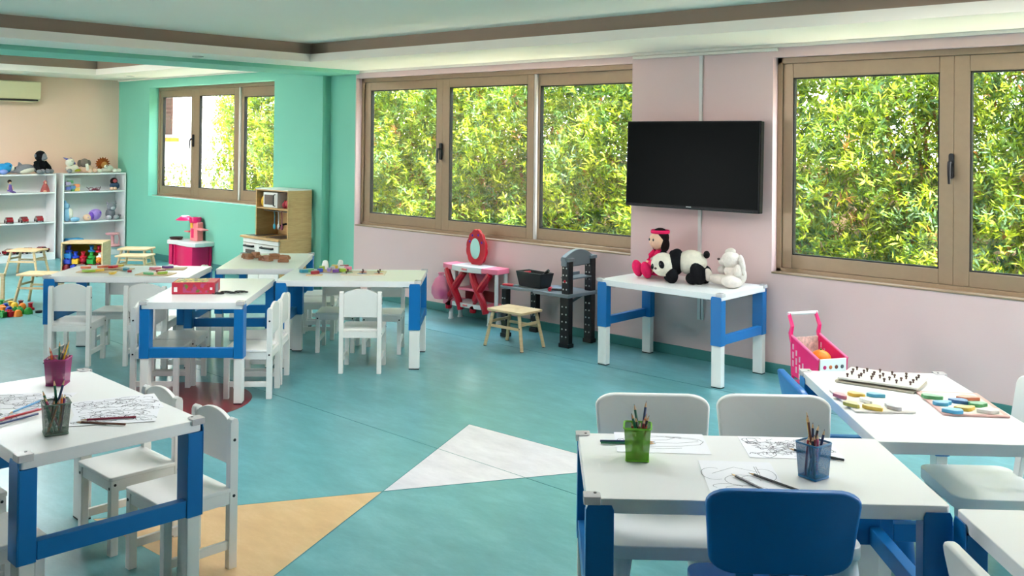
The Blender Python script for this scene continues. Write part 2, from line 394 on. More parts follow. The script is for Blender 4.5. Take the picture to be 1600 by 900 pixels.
bx('window_ledge', M('terracotta_ledge', (120, 62, 22), 1.0, spec=0.0), bl, 2.44, 3.18, -.16, 0, 1.62, 1.70)

LEAF = leaf_mat('leaf')
BARK = M('bark', (168, 108, 70), .85, .25, 14.0, .6, 40)
def foliage(n_twig, n_leaf, X, Yr, Z, ln, wd, pal, wts, seed, droop=.15):
    rs = np.random.RandomState(seed)
    base = np.stack([rs.uniform(X[0], X[1], n_twig), Yr[0] + (Yr[1] - Yr[0]) * rs.beta(1.1, 2.0, n_twig), rs.uniform(Z[0], Z[1], n_twig)], 1)
    # uneven front: push twigs with a smooth bumpy field
    base[:, 1] += .14 * np.sin(base[:, 0] * 5.1 + seed) * np.sin(base[:, 2] * 4.3 + 1.7 * seed) + .05 * rs.randn(n_twig)
    keep = (np.sin(base[:, 0] * 8.3 + 3 * seed) * np.sin(base[:, 2] * 6.1 + seed) + .85 + rs.rand(n_twig) * .9) > .30
    base = base[keep]; nt = len(base)
    ax = np.stack([rs.randn(nt) * .55, -np.abs(rs.randn(nt)) * .5, np.abs(rs.randn(nt)) * .6 + .45], 1); ax /= np.linalg.norm(ax, axis=1)[:, None]
    tone = rs.rand(nt)
    B = np.repeat(base, n_leaf, 0); A = np.repeat(ax, n_leaf, 0); N = len(B)
    B = B + A * (rs.rand(N, 1) * .13)
    d = rs.randn(N, 3); d -= (d * A).sum(1)[:, None] * A; d /= np.linalg.norm(d, axis=1)[:, None]
    el = rs.uniform(.25, 1.1, N)[:, None]
    D = d * np.cos(el) + A * np.sin(el); D[:, 2] -= droop * rs.rand(N); D /= np.linalg.norm(D, axis=1)[:, None]
    side = np.cross(D, rs.randn(N, 3) * .35 + np.array([0, -.3, 1.0])); side /= np.linalg.norm(side, axis=1)[:, None]
    nrm = np.cross(side, D)
    L = (ln * rs.uniform(.7, 1.25, N))[:, None]; Wd = (wd * rs.uniform(.75, 1.2, N))[:, None]
    p0 = B; p1 = B + D * L * .45 + side * Wd - nrm * Wd * .35; p2 = B + D * L - np.array([0, 0, 1]) * L * .10; p3 = B + D * L * .45 - side * Wd - nrm * Wd * .35
    V = np.stack([p0, p1, p2, p3], 1).reshape(-1, 3)
    me = bpy.data.meshes.new('foliage')
    me.vertices.add(len(V)); me.vertices.foreach_set('co', V.astype(np.float32).ravel())
    i0 = np.arange(N) * 4
    tri = np.stack([i0, i0 + 1, i0 + 2, i0, i0 + 2, i0 + 3], 1).reshape(-1, 3)
    me.loops.add(tri.size); me.loops.foreach_set('vertex_index', tri.astype(np.int32).ravel())
    me.polygons.add(len(tri)); me.polygons.foreach_set('loop_start', (np.arange(len(tri)) * 3).astype(np.int32))
    me.polygons.foreach_set('loop_total', np.full(len(tri), 3, np.int32))
    me.update(calc_edges=True); me.validate()
    P = np.array([[lin(x) for x in c] for c in pal]); idx = rs.choice(len(pal), nt, p=wts)
    C = np.repeat(P[idx], n_leaf, 0) * (rs.uniform(.75, 1.3, N)[:, None]) * np.repeat(.8 + .4 * tone, n_leaf)[:, None]
    C = np.clip(np.concatenate([C, np.ones((N, 1))], 1), 0, 1)
    at = me.color_attributes.new('leaf_colour', 'FLOAT_COLOR', 'POINT'); at.data.foreach_set('color', np.repeat(C, 4, 0).astype(np.float32).ravel())
    me.materials.append(LEAF)
    return me
PAL = [(136, 154, 52), (108, 134, 58), (80, 108, 60), (166, 176, 72), (142, 102, 60), (98, 126, 92)]
WTS = [.28, .25, .17, .18, .03, .09]
ORD = ['first', 'second', 'third', 'fourth', 'fifth', 'sixth', 'seventh', 'eighth', 'ninth', 'tenth', 'eleventh', 'twelfth', 'thirteenth']
hx = [-12.2 + i * 1.18 for i in range(12)]
for i, x in enumerate(hx):
    s = thing('oleander_shrub', '%s oleander shrub of the hedge, counted from the white building' % ORD[i], 'shrub', (x, 7.6, -.2), 0, 'oleander hedge outside the windows')
    tall = 3.25 + .12 * math.sin(i * 2.1)
    fo = bpy.data.objects.new('foliage', foliage(5200, 9, (-.59, .59), (-.36, .65), (.16, tall), .078, .0088, PAL, WTS, 11 + i)); COL.objects.link(fo); fo.parent = s; fo['kind'] = 'stuff'
    rs = random.Random(40 + i)
    for k in range(4):
        bx0 = rs.uniform(-.4, .4); q = rs.uniform(-.35, .35)
        MB().tube([(bx0, .1, 0), (bx0 + q * .3, .08, .6), (bx0 + q * .8, .0, 1.3), (bx0 + q * 1.4, -.02, 2.2)], [.034, .028, .02, .008], 7).build('stem', BARK, s)
for i in range(8):
    x = -11.4 + i * 1.75
    s = thing('laurel_shrub', '%s tall laurel behind the garden wall, counted from the white building' % ORD[i], 'shrub', (x, 9.35, -.2), 0, 'laurels behind the garden wall')
    fo = bpy.data.objects.new('foliage', foliage(2000, 8, (-.79, .79), (-.35, .5), (.9, 4.3), .105, .018, PAL, [.22, .30, .26, .08, .04, .10], 201 + i)); COL.objects.link(fo); fo.parent = s; fo['kind'] = 'stuff'
    for k in (-.4, .1, .5): MB().tube([(k, .1, 0), (k * 1.1, .08, 1.2), (k * 1.3, .05, 2.6)], [.045, .035, .012], 7).build('stem', BARK, s)
s = thing('flowering_bush', 'low pale flowering bush in front of the white building', 'shrub', (-13.9, 7.55, -.2), 0)
fo = bpy.data.objects.new('foliage', foliage(520, 9, (-.7, .5), (-.3, .35), (.15, 1.22), .07, .013, [(150, 142, 118), (92, 104, 44), (70, 88, 40), (128, 96, 44)], [.38, .24, .24, .14], 77)); COL.objects.link(fo); fo.parent = s; fo['kind'] = 'stuff'
MB().tube([(-.1, 0, 0), (-.12, 0, .4), (-.2, 0, .9)], [.02, .016, .008], 6).build('stem', BARK, s)

# ------------------------------------------------------------ fill light panels, added out of view on the ceiling to brighten the room
def fill_emitter(name, power):
    m = bpy.data.materials.new(name); m.use_nodes = True; p = m.node_tree.nodes['Principled BSDF']
    p.inputs['Emission Color'].default_value = (.97, .985, 1.0, 1); p.inputs['Emission Strength'].default_value = power; p.inputs['Base Color'].default_value = (.9, .9, .9, 1)
    return m
FILLM, FILLB = fill_emitter('fill_panel_glow', PANEL_POWER), fill_emitter('fill_panel_glow_bay', PANEL_POWER * 2.8)
for (x, y, nm) in ((-4.50, 2.52, 'nearest the beam'), (-3.3, 3.05, 'above the middle of the room'), (-1.75, 4.15, 'above the puzzle tables near the window'), (-.6, 4.6, 'right of the picture by the window'), (-10.0, 1.4, 'in the far corner bay, nearer the doors'), (-10.2, 3.6, 'in the far corner bay, nearer the window')):
    t = thing('fill_light_panel', 'added unseen ceiling fill panel %s' % nm, 'fill light', (x, y, ZC if x > -8 else 2.435))
    bx('frame', CEIL, t, -.32, .32, -.32, .32, -.03, 0)
    bx('emitting_face', FILLM if x > -8 else FILLB, t, -.30, .30, -.30, .30, -.034, -.03)
DL = M('downlight_metal', (190, 186, 178), .3, metal=.7)
for (x, y, zz, nm) in ((-11.39, 5.45, 2.25, 'above the bookcases'), (-7.30, 4.06, 2.185, 'beside the teal beam')):
    t = thing('recessed_downlight', 'small round recessed downlight in the soffit %s' % nm, 'downlight', (x, y, zz))
    MB().lathe([(.045, 0), (.047, -.006), (.034, -.008), (.030, 0)], n=20).build('ring', DL, t)
    MB().cyl((0, 0, -.001), (0, 0, -.004), .030, n=16).build('lens', WHITEP, t)

# ------------------------------------------------------------ tables
TH = .583
def make_table():
    t = thing('activity_table', 'x', 'table', (0, 0, 0))
    MB().prism(rrect(.955, .575, .012, 3), TH - .040, TH).build('table_top', WHITE, t, .003)
    for sx in (-1, 1):
        for sy in (-1, 1):
            l = MB(); x0 = sx * .480; x1 = sx * .405; y0 = sy * .290; y1 = sy * .238
            # blue upper leg: an outer plate that laps the top's edge, with a post behind it
            pl = [(min(x0, x1), .262), (max(x0, x1), .262), (max(x0, x1), TH - .03), (max(x0, x1) - .006, TH - .016), (min(x0, x1) + .006, TH - .016), (min(x0, x1), TH - .03)]
            l.prism(pl, min(y0, y0 + sy * .004), max(y0, y0 + sy * .004), ax='y')
            l.box(min(x0, x1), max(x0, x1), min(y0, y1), max(y0, y1), .262, TH - .041)
            lo = l.build('leg', BLUE, t, .003)
            e = MB(); e.box(min(x0, x1) + .003, max(x0, x1) - .003, min(y0, y1) + .003, max(y0, y1) - .003, .006, .262); e.build('leg_extension', WOODW, lo, .003)
            MB().box(min(x0, x1) + .004, max(x0, x1) - .004, min(y0, y1) + .004, max(y0, y1) - .004, 0, .006).build('foot_pad', BLACK, lo)
            g = MB(); gx = sx * .462; gy = sy * .272
            g.prism(rrect(.044, .044, .014, 4, gx, gy), TH + .0005, TH + .006)
            g.box(min(sx * .478, sx * .486), max(sx * .478, sx * .486), gy - .022, gy + .022, TH - .016, TH + .006)
            g.box(gx - .022, gx + .022, min(sy * .288, sy * .296), max(sy * .288, sy * .296), TH - .016, TH + .006)
            go = g.build('corner_guard', GUARD, t, .002); go['label'] = 'clear plastic corner guard'; go['corner'] = '%d,%d' % (sx, sy)
            MB().cyl((gx - sx * .008, gy - sy * .008, TH + .006), (gx - sx * .008, gy - sy * .008, TH + .0072), .0045, n=10).build('guard_hole', BLACK, go)
        c = MB(); c.box(min(sx * .478, sx * .442), max(sx * .478, sx * .442), -.236, .236, .266, .322); c.build('crossbar', BLUE, t, .003)
        # dark bracket tucked under the top
        MB().box(min(sx * .40, sx * .36), max(sx * .40, sx * .36), -.26, .26, TH - .048, TH - .041).build('bracket', DKMETAL, t)
    return t
TB = [('T1', -3.628, 5.587, .6, 'white table with blue legs under the television, carrying the plush toys'),
      ('T2', -5.375, 4.192, 43.7, 'white table with blue legs carrying a knob puzzle and loose toy shapes'),
      ('T3', -6.443, 4.192, -42.3, 'white table with blue legs before the wooden play kitchen, with brown blocks on it'),
      ('T4', -6.576, 3.177, 44.8, 'white table with blue legs at the far left, strewn with coloured wooden pieces'),
      ('T5', -5.452, 3.159, -44.2, 'white table with blue legs in the middle of the room carrying a red puzzle box'),
      ('T6', -3.467, 1.418, 178.4, 'white table with blue legs in the left foreground with a magenta pencil cup'),
      ('T7', -1.440, 2.567, 41.3, 'white table with blue legs in the right foreground with a lime green pencil cup'),
      ('T8', -1.345, 3.624, -49.5, 'white table with blue legs at the right carrying the shape puzzle boards'),
      ('T9', -.345, 2.486, -49.0, 'empty white table with blue legs cut off by the lower right corner')]
proto = make_table(); TABLE = {}
for i, (k, x, y, a, lb) in enumerate(TB):
    t = proto if i == 0 else copy_tree(proto)
    t.location = (x, y, 0); t.rotation_euler = (0, 0, R(a)); tag(t, lb, 'table', 'white tables with blue legs'); TABLE[k] = t
NOG = {'T2': ('-1,-1', '-1,1'), 'T3': ('1,-1', '1,1'), 'T4': ('1,-1', '1,1'), 'T5': ('-1,-1', '-1,1'), 'T7': ('1,-1', '1,1'), 'T8': ('1,-1',), 'T9': ('-1,-1',)}
for k, cs in NOG.items():
    for g in [c for c in TABLE[k].children if c.get('corner') in cs]:
        for h in list(g.children): bpy.data.objects.remove(h)
        bpy.data.objects.remove(g)
for g in [o for o in COL.objects if 'corner' in o.keys()]: del g['corner']
def on(k, u, v):   # a point on a table top: u along its length, v along its depth
    _, x, y, a, _ = [q for q in TB if q[0] == k][0]; c, s = math.cos(R(a)), math.sin(R(a))
    return (x + u * c - v * s, y + u * s + v * c)

# ------------------------------------------------------------ small white wooden chairs
def make_chair():
    t = thing('wooden_child_chair', 'x', 'chair')
    MB().prism(rrect(.278, .262, .012, 3, 0, .012), .272, .288).build('seat', WOODW, t, .004)
    for q in ((-.110, .110, .118, .134), (-.110, .110, -.134, -.118), (-.136, -.120, -.108, .108), (.120, .136, -.108, .108)): bx('seat_rail', WOODW, t, *q, .232, .272)
    for sx in (-1, 1):
        a, b = sorted((sx * .138, sx * .110))
        l = MB().box(a, b, .108, .138, 0, .272).build('leg', WOODW, t, .002)
        MB().cyl((sx * .110 + sx * .014, .138, .245), (sx * .124, .1395, .245), .0055, n=10).build('screw', BLACK, l)
        MB().cyl((sx * .138, .123, .258), (sx * .1395, .123, .258), .005, n=10).build('screw', BLACK, l)
        p = [(-.140, 0), (-.108, 0), (-.108, .515), (-.112, .527), (-.124, .533), (-.136, .527), (-.140, .515)]
        q = MB().prism(p, a, b, ax='x').build('back_post', WOODW, t, .002)
        for zz in (.258, .455): MB().cyl((sx * .138, -.124, zz), (sx * .1395, -.124, zz), .0055, n=10).build('screw', BLACK, q)
        MB().box(a + .006, b - .006, -.110, .110, .070, .100).build('stretcher', WOODW, t, .002)
    pr = [(-.110, .365), (.110, .365), (.110, .515)]
    for i in range(13):
        u = .110 - .220 * i / 12; k = abs(u) / .110; pr.append((u, .515 + .033 * (1 - k * k) ** .8 if k < 1 else .515))
    pr.append((-.110, .515)) if pr[-1] != (-.110, .515) else None
    pr = [p for i, p in enumerate(pr) if i == 0 or p != pr[i - 1]]
    MB().prism(pr, -.132, -.116, ax='y').build('backrest', WOODW, t, .003)
    return t
CH = [(-6.60, 2.815, 44.8, 'white wooden chair, back to the camera, at the left end of the far left table'),
      (-6.27, 3.17, 44.8, 'white wooden chair with its back to the camera, behind the red puzzle box'),
      (-6.83, 3.206, 224.8, 'white wooden chair facing the camera on the far side of the far left table'),
      (-5.470, 2.834, -44.2, 'white wooden chair nearest the camera on the left side of the puzzle box table'),
      (-5.668, 3.052, -44.2, 'white wooden chair farther back on the left side of the puzzle box table'),
      (-5.085, 3.212, 135.8, 'white wooden chair nearest the camera on the right side of the puzzle box table'),
      (-5.318, 3.437, 135.8, 'white wooden chair farther back on the right side of the puzzle box table'),
      (-5.111, 4.063, 43.7, 'white wooden chair with its back to the camera at the knob puzzle table'),
      (-5.72, 4.318, 223.7, 'white wooden chair facing the camera at the left of the knob puzzle table'),
      (-5.451, 4.522, 223.7, 'white wooden chair facing the camera at the right of the knob puzzle table'),
      (-6.18, 4.47, 137.7, 'white wooden chair on the right side of the brown block table, nearer the camera'),
      (-6.42, 4.70, 137.7, 'white wooden chair on the right side of the brown block table, nearer the kitchen'),
      (-6.70, 3.93, -42.3, 'white wooden chair on the left side of the brown block table'),
      (-3.60, 1.745, 180, 'white wooden chair tucked under the left foreground table, left of the orange inlay'),
      (-3.205, 1.745, 180, 'white wooden chair by the left foreground table, standing on the orange floor inlay'),
      (-3.72, 1.155, 0, 'white wooden chair at the left picture edge, seat just showing below the table'),
      (-3.26, 1.105, 0, 'white wooden chair in the lower left corner, only its seat and legs visible')]
proto = make_chair()
for i, (x, y, a, lb) in enumerate(CH):
    t = proto if i == 0 else copy_tree(proto)
    t.location = (x, y, 0); t.rotation_euler = (0, 0, R(a)); tag(t, lb, 'chair', 'white wooden children chairs')

# ------------------------------------------------------------ moulded plastic chairs
def make_plastic(m):
    t = thing('plastic_child_chair', 'x', 'chair')
    MB().prism(rrect(.37, .335, .05, 6, 0, .030), .268, .310).build('seat', m, t, .004)
    for sx in (-1, 1):
        for sy in (-1, 1):
            MB().cyl((sx * .168, .015 + sy * .15, 0), (sx * .135, .015 + sy * .125, .272), .034, .042, n=16).build('leg', m, t)
    for k in (-1, 0, 1):
        MB().bar((k * .085, -.135, .305), (k * .090, -.164, .48), .046, .020, upv=(0, 1, 0)).build('back_slat', m, t, .004)
    # backrest: rounded panel, wider at the top, gently bowed and leaning back
    pol = rrect(1, 1, .18, 6); vs = []; n = len(pol)
    def put(u, w, off):
        wid = .355 + .04 * (w + .5); x = u * wid; z = .440 + (w + .5) * .226
        y = -.152 - (w + .5) * .045 - .016 * (1 - (2 * u) ** 2) + off
        return (x, y, z)
    rows = [(1.0), (.66), (.33)]
    b = MB()
    for off, fl in ((-.015, 1), (.015, -1)):
        vv = [];
        for s in rows: vv += [put(p[0] * s, p[1] * s, off) for p in pol]
        vv.append(put(0, 0, off)); ff = []
        for j in range(2): ff += [(j * n + i, j * n + (i + 1) % n, (j + 1) * n + (i + 1) % n, (j + 1) * n + i) for i in range(n)]
        ff += [(2 * n + i, 2 * n + (i + 1) % n, 3 * n) for i in range(n)]
        b.add(vv, ff if fl < 0 else [tuple(reversed(q)) for q in ff])
    k = 3 * n + 1
    b.f += [(i, (i + 1) % n, k + (i + 1) % n, k + i) for i in range(n)]; b.m += [0] * n
    bo = b.build('backrest', m, t, .010, ang=50); bo.modifiers['bevel'].segments = 3
    return t
def putback(k, u, v):   # table, axis coordinate, distance of the back's top from the table centre line (signed)
    return on(k, u, v)
pw, pb = make_plastic(WHITEP), make_plastic(BLUEP)
PL = [(pw, 'T7', -.218, .454 - .185, 180, 'white plastic chair behind the green pencil cup'),
      (None, 'T7', .196, .470 - .185, 180, 'white plastic chair on the far side of the table, behind the turquoise cup'),
      (pb, 'T7', .008, -.437 + .212, 0, 'large blue plastic chair with its back to the camera in the foreground'),
      ('b', 'T8', .0, -.43 + .185, 0, 'blue plastic chair half hidden behind the white plastic chairs at the puzzle table'),
      (None, 'T8', .02, .455 - .185, 180, 'white plastic chair at the right picture edge, its seat beside the puzzle table'),
      (None, 'T9', .09, -.455 + .185, 0, 'white plastic chair in the lower right corner, only its back top showing')]
for (src, k, u, v, a, lb) in PL:
    t = src if isinstance(src, bpy.types.Object) else copy_tree(pb if src == 'b' else pw)
    x, y = on(k, u, v); ta = [q for q in TB if q[0] == k][0][3]
    t.location = (x, y, 0); t.rotation_euler = (0, 0, R(ta + a)); tag(t, lb, 'chair', 'moulded plastic children chairs')

# ------------------------------------------------------------ wooden stools
def make_stool():
    t = thing('wooden_stool', 'x', 'stool')
    MB().prism(rrect(.34, .245, .012, 4), .262, .280).build('seat', PINE, t, .004)
    for sx in (-1, 1):
        for sy in (-1, 1):
            l = MB().cyl((sx * .180, sy * .125, .003), (sx * .125, sy * .095, .264), .0125, .0135, n=12).build('leg', PINE, t)
            MB().cyl((sx * .180, sy * .125, 0), (sx * .179, sy * .1245, .006), .0128, n=12).build('foot', BLACK, l)
            MB().cyl((sx * .148, sy * .107 + sy * .012, .163), (sx * .148, sy * .107 + sy * .0145, .163), .004, n=8).build('screw', BLACK, l)
    for sy in (-1, 1): MB().bar((-.147, sy * .106, .155), (.147, sy * .106, .155), .012, .020).build('rail', PINE, t, .002)
    for sx in (-1, 1): MB().bar((sx * .139, -.103, .185), (sx * .139, .103, .185), .012, .020).build('rail', PINE, t, .002)
    return t
ST = [(-4.885, 5.30, 2, 'wooden stool in front of the black toy workbench'),
      (-11.05, 4.16, 40, 'wooden stool standing in front of the left bookcase'),
      (-9.10, 3.55, 40, 'wooden stool standing behind the toy pile at the corner of the far left table'),
      (-10.43, 5.09, 42, 'wooden stool by the teal wall, the farther of the pair'),
      (-9.84, 4.79, 42, 'wooden stool by the teal wall, the nearer of the pair')]
proto = make_stool()
for i, (x, y, a, lb) in enumerate(ST):
    t = proto if i == 0 else copy_tree(proto)
    t.location = (x, y, 0); t.rotation_euler = (0, 0, R(a)); tag(t, lb, 'stool', 'low pine stools')

# ------------------------------------------------------------ bookcases
def bookcase(y0, y1, lb, levels):
    t = thing('bookcase', lb, 'bookcase', (-12.36, (y0 + y1) / 2, 0), 0, 'white bookcases on the peach wall')
    w = (y1 - y0) / 2; d = .138; H = 1.05; th = .016
    bx('side_panel', WHITE, t, -d, d, -w, -w + th, 0, H, .001); bx('side_panel', WHITE, t, -d, d, w - th, w, 0, H, .001)
    bx('top_panel', WHITE, t, -d, d - .002, -w + th, w - th, H - .018, H - .0005, .001)
    bx('back_panel', WHITE, t, -d, -d + .006, -w + th, w - th, .03, H - .02)
    for k, z in enumerate(levels): bx('shelf', WHITE, t, -d + .006, d - .004, -w + th, w - th, z - .018, z, .001)
    bx('plinth', WHITE, t, d - .03, d - .012, -w + th, w - th, 0, levels[-1] - .018)
    return t
bookcase(4.13, 4.93, 'white bookcase with red toy cars at the left picture edge', (.826, .464, .087))
bookcase(5.01, 5.81, 'white bookcase with plush toys next to the teal wall', (.822, .444, .098))

# ------------------------------------------------------------ television, cable duct, air conditioner
t = thing('television', 'large black flat-screen television hanging on the pink wall', 'television', (-3.70, 5.80, 1.06))
t.rotation_euler = (R(-1.5), 0, 0)
bx('body', BLACK, t, -.535, .535, .0, .05, 0, .612, .006)
bx('bezel', M('glossy_black', (10, 10, 12), .35, spec=.15), t, -.54, .54, -.012, .004, 0, .615, .004)
SCR = M('tv_screen', (3, 8, 8), .3, .02, spec=.03)
bx('screen', SCR, t, -.530, .530, -.0135, -.010, .022, .606)
bx('bottom_trim', M('bezel_grey', (30, 32, 36), .45, spec=.2), t, -.50, .50, -.015, -.011, .004, .012)
for k in range(5): bx('logo_mark', M('print_silver', (200, 202, 206), .4), t, -.02 + k * .0085, -.0135 + k * .0085, -.0158, -.0152, .0135, .0195)
bx('wall_bracket', DKMETAL, t, -.2, .2, .05, .105, .15, .45)
DUCT = M('cable_duct_white', (222, 216, 212), .5)
c = thing('cable_duct', 'thin white cable duct running down the pink wall behind the television', 'cable duct', (-3.69, YB, 0))
bx('duct', DUCT, c, -.013, .013, -.016, 0, .28, 2.16, .003)
bx('duct_cover', DUCT, c, .020, .034, -.014, 0, .28, .58, .003)
t = thing('air_conditioner', 'cream wall air conditioner above the left bookcase', 'air conditioner', (-12.5, 4.33, 1.93))
CREAM = M('cream_plastic', (226, 212, 168), .4, .02)
b = MB(); b.prism([(0, .02), (.14, 0), (.19, .03), (.205, .09), (.205, .235), (.19, .245), (0, .245)], -.43, .43, ax='y'); b.build('body', CREAM, t, .006)
bx('air_slot', M('slot_dark', (50, 44, 36), .7), t, .145, .196, -.40, .40, .004, .024)
bx('louver', CREAM, t, .15, .20, -.39, .39, -.006, .0)

# ------------------------------------------------------------ toys in the far corner: pink play kitchen
MAG = M('magenta_plastic', (222, 20, 98), .32, .03); SAL = M('salmon_plastic', (248, 138, 140), .35, .03); PALE = M('pale_grey_plastic', (226, 224, 222), .4, .02)
REDP = M('red_plastic', (186, 10, 38), .30, .04); YEL = M('yellow_plastic', (244, 190, 44), .4, .04); PKP = M('pink_plastic', (244, 130, 156), .34, .03)
GREYP = M('grey_plastic', (122, 132, 138), .42, .03); ORG = M('orange_plastic', (246, 134, 34), .4, .04); GRN = M('green_plastic', (36, 150, 60), .4, .05); BLU2 = M('royal_blue_plastic', (30, 62, 178), .35, .05)
t = thing('pink_play_kitchen', 'magenta and white plastic play kitchen standing against the teal wall', 'toy kitchen', (-10.38, 5.695, 0), 2); t.scale = (.92, .92, .96)
pts = [(-.36, .14), (-.37, -.06), (-.30, -.13), (-.15, -.11), (.02, -.135), (.2, -.15), (.34, -.12), (.37, -.02), (.36, .14)]
MB().prism(pts, .285, .335).build('counter', PALE, t, .008)
pts2 = [(a * .96, b * .92) for a, b in pts]
MB().prism(pts2, .012, .035).build('base', PALE, t, .005)
bx('side_panel', MAG, t, -.33, -.25, -.09, .10, .035, .285, .01)
b = MB(); b.tube([(-.18, -.085, .035), (-.18, -.085, .285)], .02, 10); b.prism([(-.2, -.08), (.0, -.10), (.0, -.085), (-.2, -.065)], .035, .285); b.build('cupboard_front', MAG, t)
b = MB(); b.prism([(.02, -.12), (.12, -.135), (.27, -.12), (.30, -.06), (.30, .1), (.02, .1)], .035, .285); b.build('cupboard', MAG, t, .008)
bx('back_panel', MAG, t, -.33, .32, .10, .125, .035, .285)
bx('tower', SAL, t, -.02, .15, .02, .11, .335, .56, .012)
bx('tower_window', MAG, t, .02, .07, .014, .022, .37, .48, .004)
bx('badge', YEL, t, .0, .05, .012, .02, .49, .55, .004)
MB().bar((.14, .04, .485), (.33, .02, .478), .09, .016).build('side_shelf', SAL, t, .004)
MB().bar((-.12, .04, .44), (-.02, .04, .44), .08, .014).build('side_shelf', SAL, t, .004)
MB().lathe([(.0, .622), (.05, .622), (.07, .61), (.115, .585), (.12, .575), (.10, .572), (0, .572)], (-.14, .03, 0), 24).build('hood', MAG, t)
MB().lathe([(0, .63), (.04, .63), (.05, .624), (.05, .612)], (-.15, .03, 0), 20).build('hood_cap', WHITEP, t)
MB().lathe([(.03, .618), (.07, .618), (.075, .60), (.07, .555), (0, .555)], (.06, .05, 0), 22).build('tower_cap', MAG, t)
p_ = thing('toy_frying_pan', 'dark toy frying pan on the pink play kitchen counter', 'toy pan', (-10.62, 5.665, .3225))
MB().lathe([(0, .004), (.06, .004), (.075, .026), (.08, .026), (.064, 0), (0, 0)], n=22).build('pan', M('dark_brown_plastic', (62, 34, 28), .45), p_)
MB().bar((.07, -.01, .018), (.16, -.02, .02), .018, .008).build('handle', M('dark_brown_plastic', (0, 0, 0)), p_)
t = thing('pink_toy_tray', 'salmon plastic tray on the floor in front of the pink play kitchen', 'toy tray', (-10.36, 5.44, 0), 10)
b = MB(); b.prism(rrect(.34, .2, .04, 4), .0, .012); b.build('tray', SAL, t, .003); MB().ell((.05, .02, .02), (.05, .05, .02)).build('dome', SAL, t)

# ------------------------------------------------------------ wooden play kitchen
t = thing('wooden_play_kitchen', 'birch play kitchen with white doors standing below the teal wall', 'toy kitchen', (-8.49, 5.62, 0))
LG = M('door_white', (236, 234, 226), .4); HOBD = M('hob_black', (48, 44, 44), .3); STEEL = M('brushed_steel', (180, 182, 184), .35, metal=.8)
xl, xr = -.34, .335
bx('side_panel', BIRCH, t, xl, xl + .018, -.17, .19, 0, .50); bx('side_panel', BIRCH, t, xr - .018, xr, -.17, .19, 0, .50)
bx('back_panel', BIRCH, t, xl + .018, xr - .018, .165, .18, .02, .50); bx('floor_panel', BIRCH, t, xl + .018, xr - .018, -.165, .165, .03, .05)
wt = bx('worktop', BIRCH, t, xl - .02, xr + .005, -.20, .19, .50, .522, .003)
bx('hob', HOBD, t, xl + .02, xl + .24, -.15, .10, .522, .525); 
s_ = MB(); s_.box(.02, .28, -.14, .08, .5225, .526); s_.build('sink', HOBD, t)
MB().box(.04, .26, -.12, .06, .526, .528).build('basin', M('basin_dark', (70, 66, 62), .4), t)
bx('drawer_front', LG, t, xl + .02, xr - .02, -.186, -.170, .455, .496, .002)
for (a, b_, oven) in ((xl + .02, -.03, True), (-.022, xr - .02, False)):
    d_ = bx('door', LG, t, a, b_, -.186, -.170, .06, .450, .002)
    MB().tube([(a + .05, -.186, .422), (a + .05, -.208, .422), (b_ - .09, -.208, .422), (b_ - .09, -.186, .422)], .011, 8).build('handle', DKMETAL, d_)
    if oven:
        bx('oven_window', M('oven_glass', (96, 88, 84), .2), d_, a + .05, b_ - .07, -.189, -.185, .20, .385)
ux0, ux1 = -.245, .335
bx('upper_side_panel', BIRCH, t, ux0, ux0 + .016, -.09, .19, .522, .985); bx('upper_side_panel', BIRCH, t, ux1 - .016, ux1, -.09, .19, .522, .985)
bx('upper_top', BIRCH, t, ux0, ux1, -.09, .19, .985, .997); bx('top_edge', LG, t, ux0 - .005, ux1, -.095, .192, .997, 1.006)
bx('upper_shelf', BIRCH, t, ux0 + .016, ux1 - .016, -.085, .18, .80, .815)
bx('upper_left_board', BIRCH, t, ux0 + .016, ux0 + .18, .17, .185, .522, .80)
bx('microwave_back', BIRCH, t, ux0 + .016, ux1 - .016, .172, .185, .815, .985)
mw_ = bx('microwave', LG, t, -.12, .13, -.082, .16, .817, .97, .004)
bx('microwave_window', M('oven_glass', (0, 0, 0)), mw_, -.095, .05, -.086, -.081, .845, .945)
MB().tube([(.09, -.082, .835), (.09, -.10, .84), (.09, -.10, .945), (.09, -.082, .95)], .007, 8).build('microwave_handle', DKMETAL, mw_)
MB().tube([(ux0 + .02, .0, .775), (ux1 - .02, .0, .775)], .005, 8).build('hook_rail', STEEL, t)
MB().tube([(.19, .10, .526), (.19, .10, .60), (.175, .085, .645), (.13, .02, .652), (.10, -.02, .635), (.095, -.03, .61)], .010, 8).build('tap', DKMETAL, t)
for (x, nm, cm, lb) in ((-.01, 'toy_ladle', M('teal_plastic', (30, 150, 176), .4), 'teal toy ladle hanging from the rail of the wooden play kitchen'), (.06, 'toy_whisk', STEEL, 'steel toy whisk hanging from the rail of the wooden play kitchen'), (.12, 'toy_spatula', M('plum_plastic', (150, 70, 96), .4), 'plum toy spatula hanging from the rail of the wooden play kitchen'), (.24, 'toy_slotted_spoon', M('teal_plastic', (0, 0, 0)), 'teal toy slotted spoon hanging at the right end of the kitchen rail')):
    u = thing(nm, lb, 'toy utensil', (-8.49 + x, 5.612, .775))
    MB().tube([(0, .0, .006), (0, -.014, 0), (0, -.012, -.02), (0, -.008, -.03), (0, -.008, -.13)], .0045, 7).build('handle', cm, u)
    MB().ell((0, -.010, -.155), (.022, .008, .03)).build('head', cm, u)
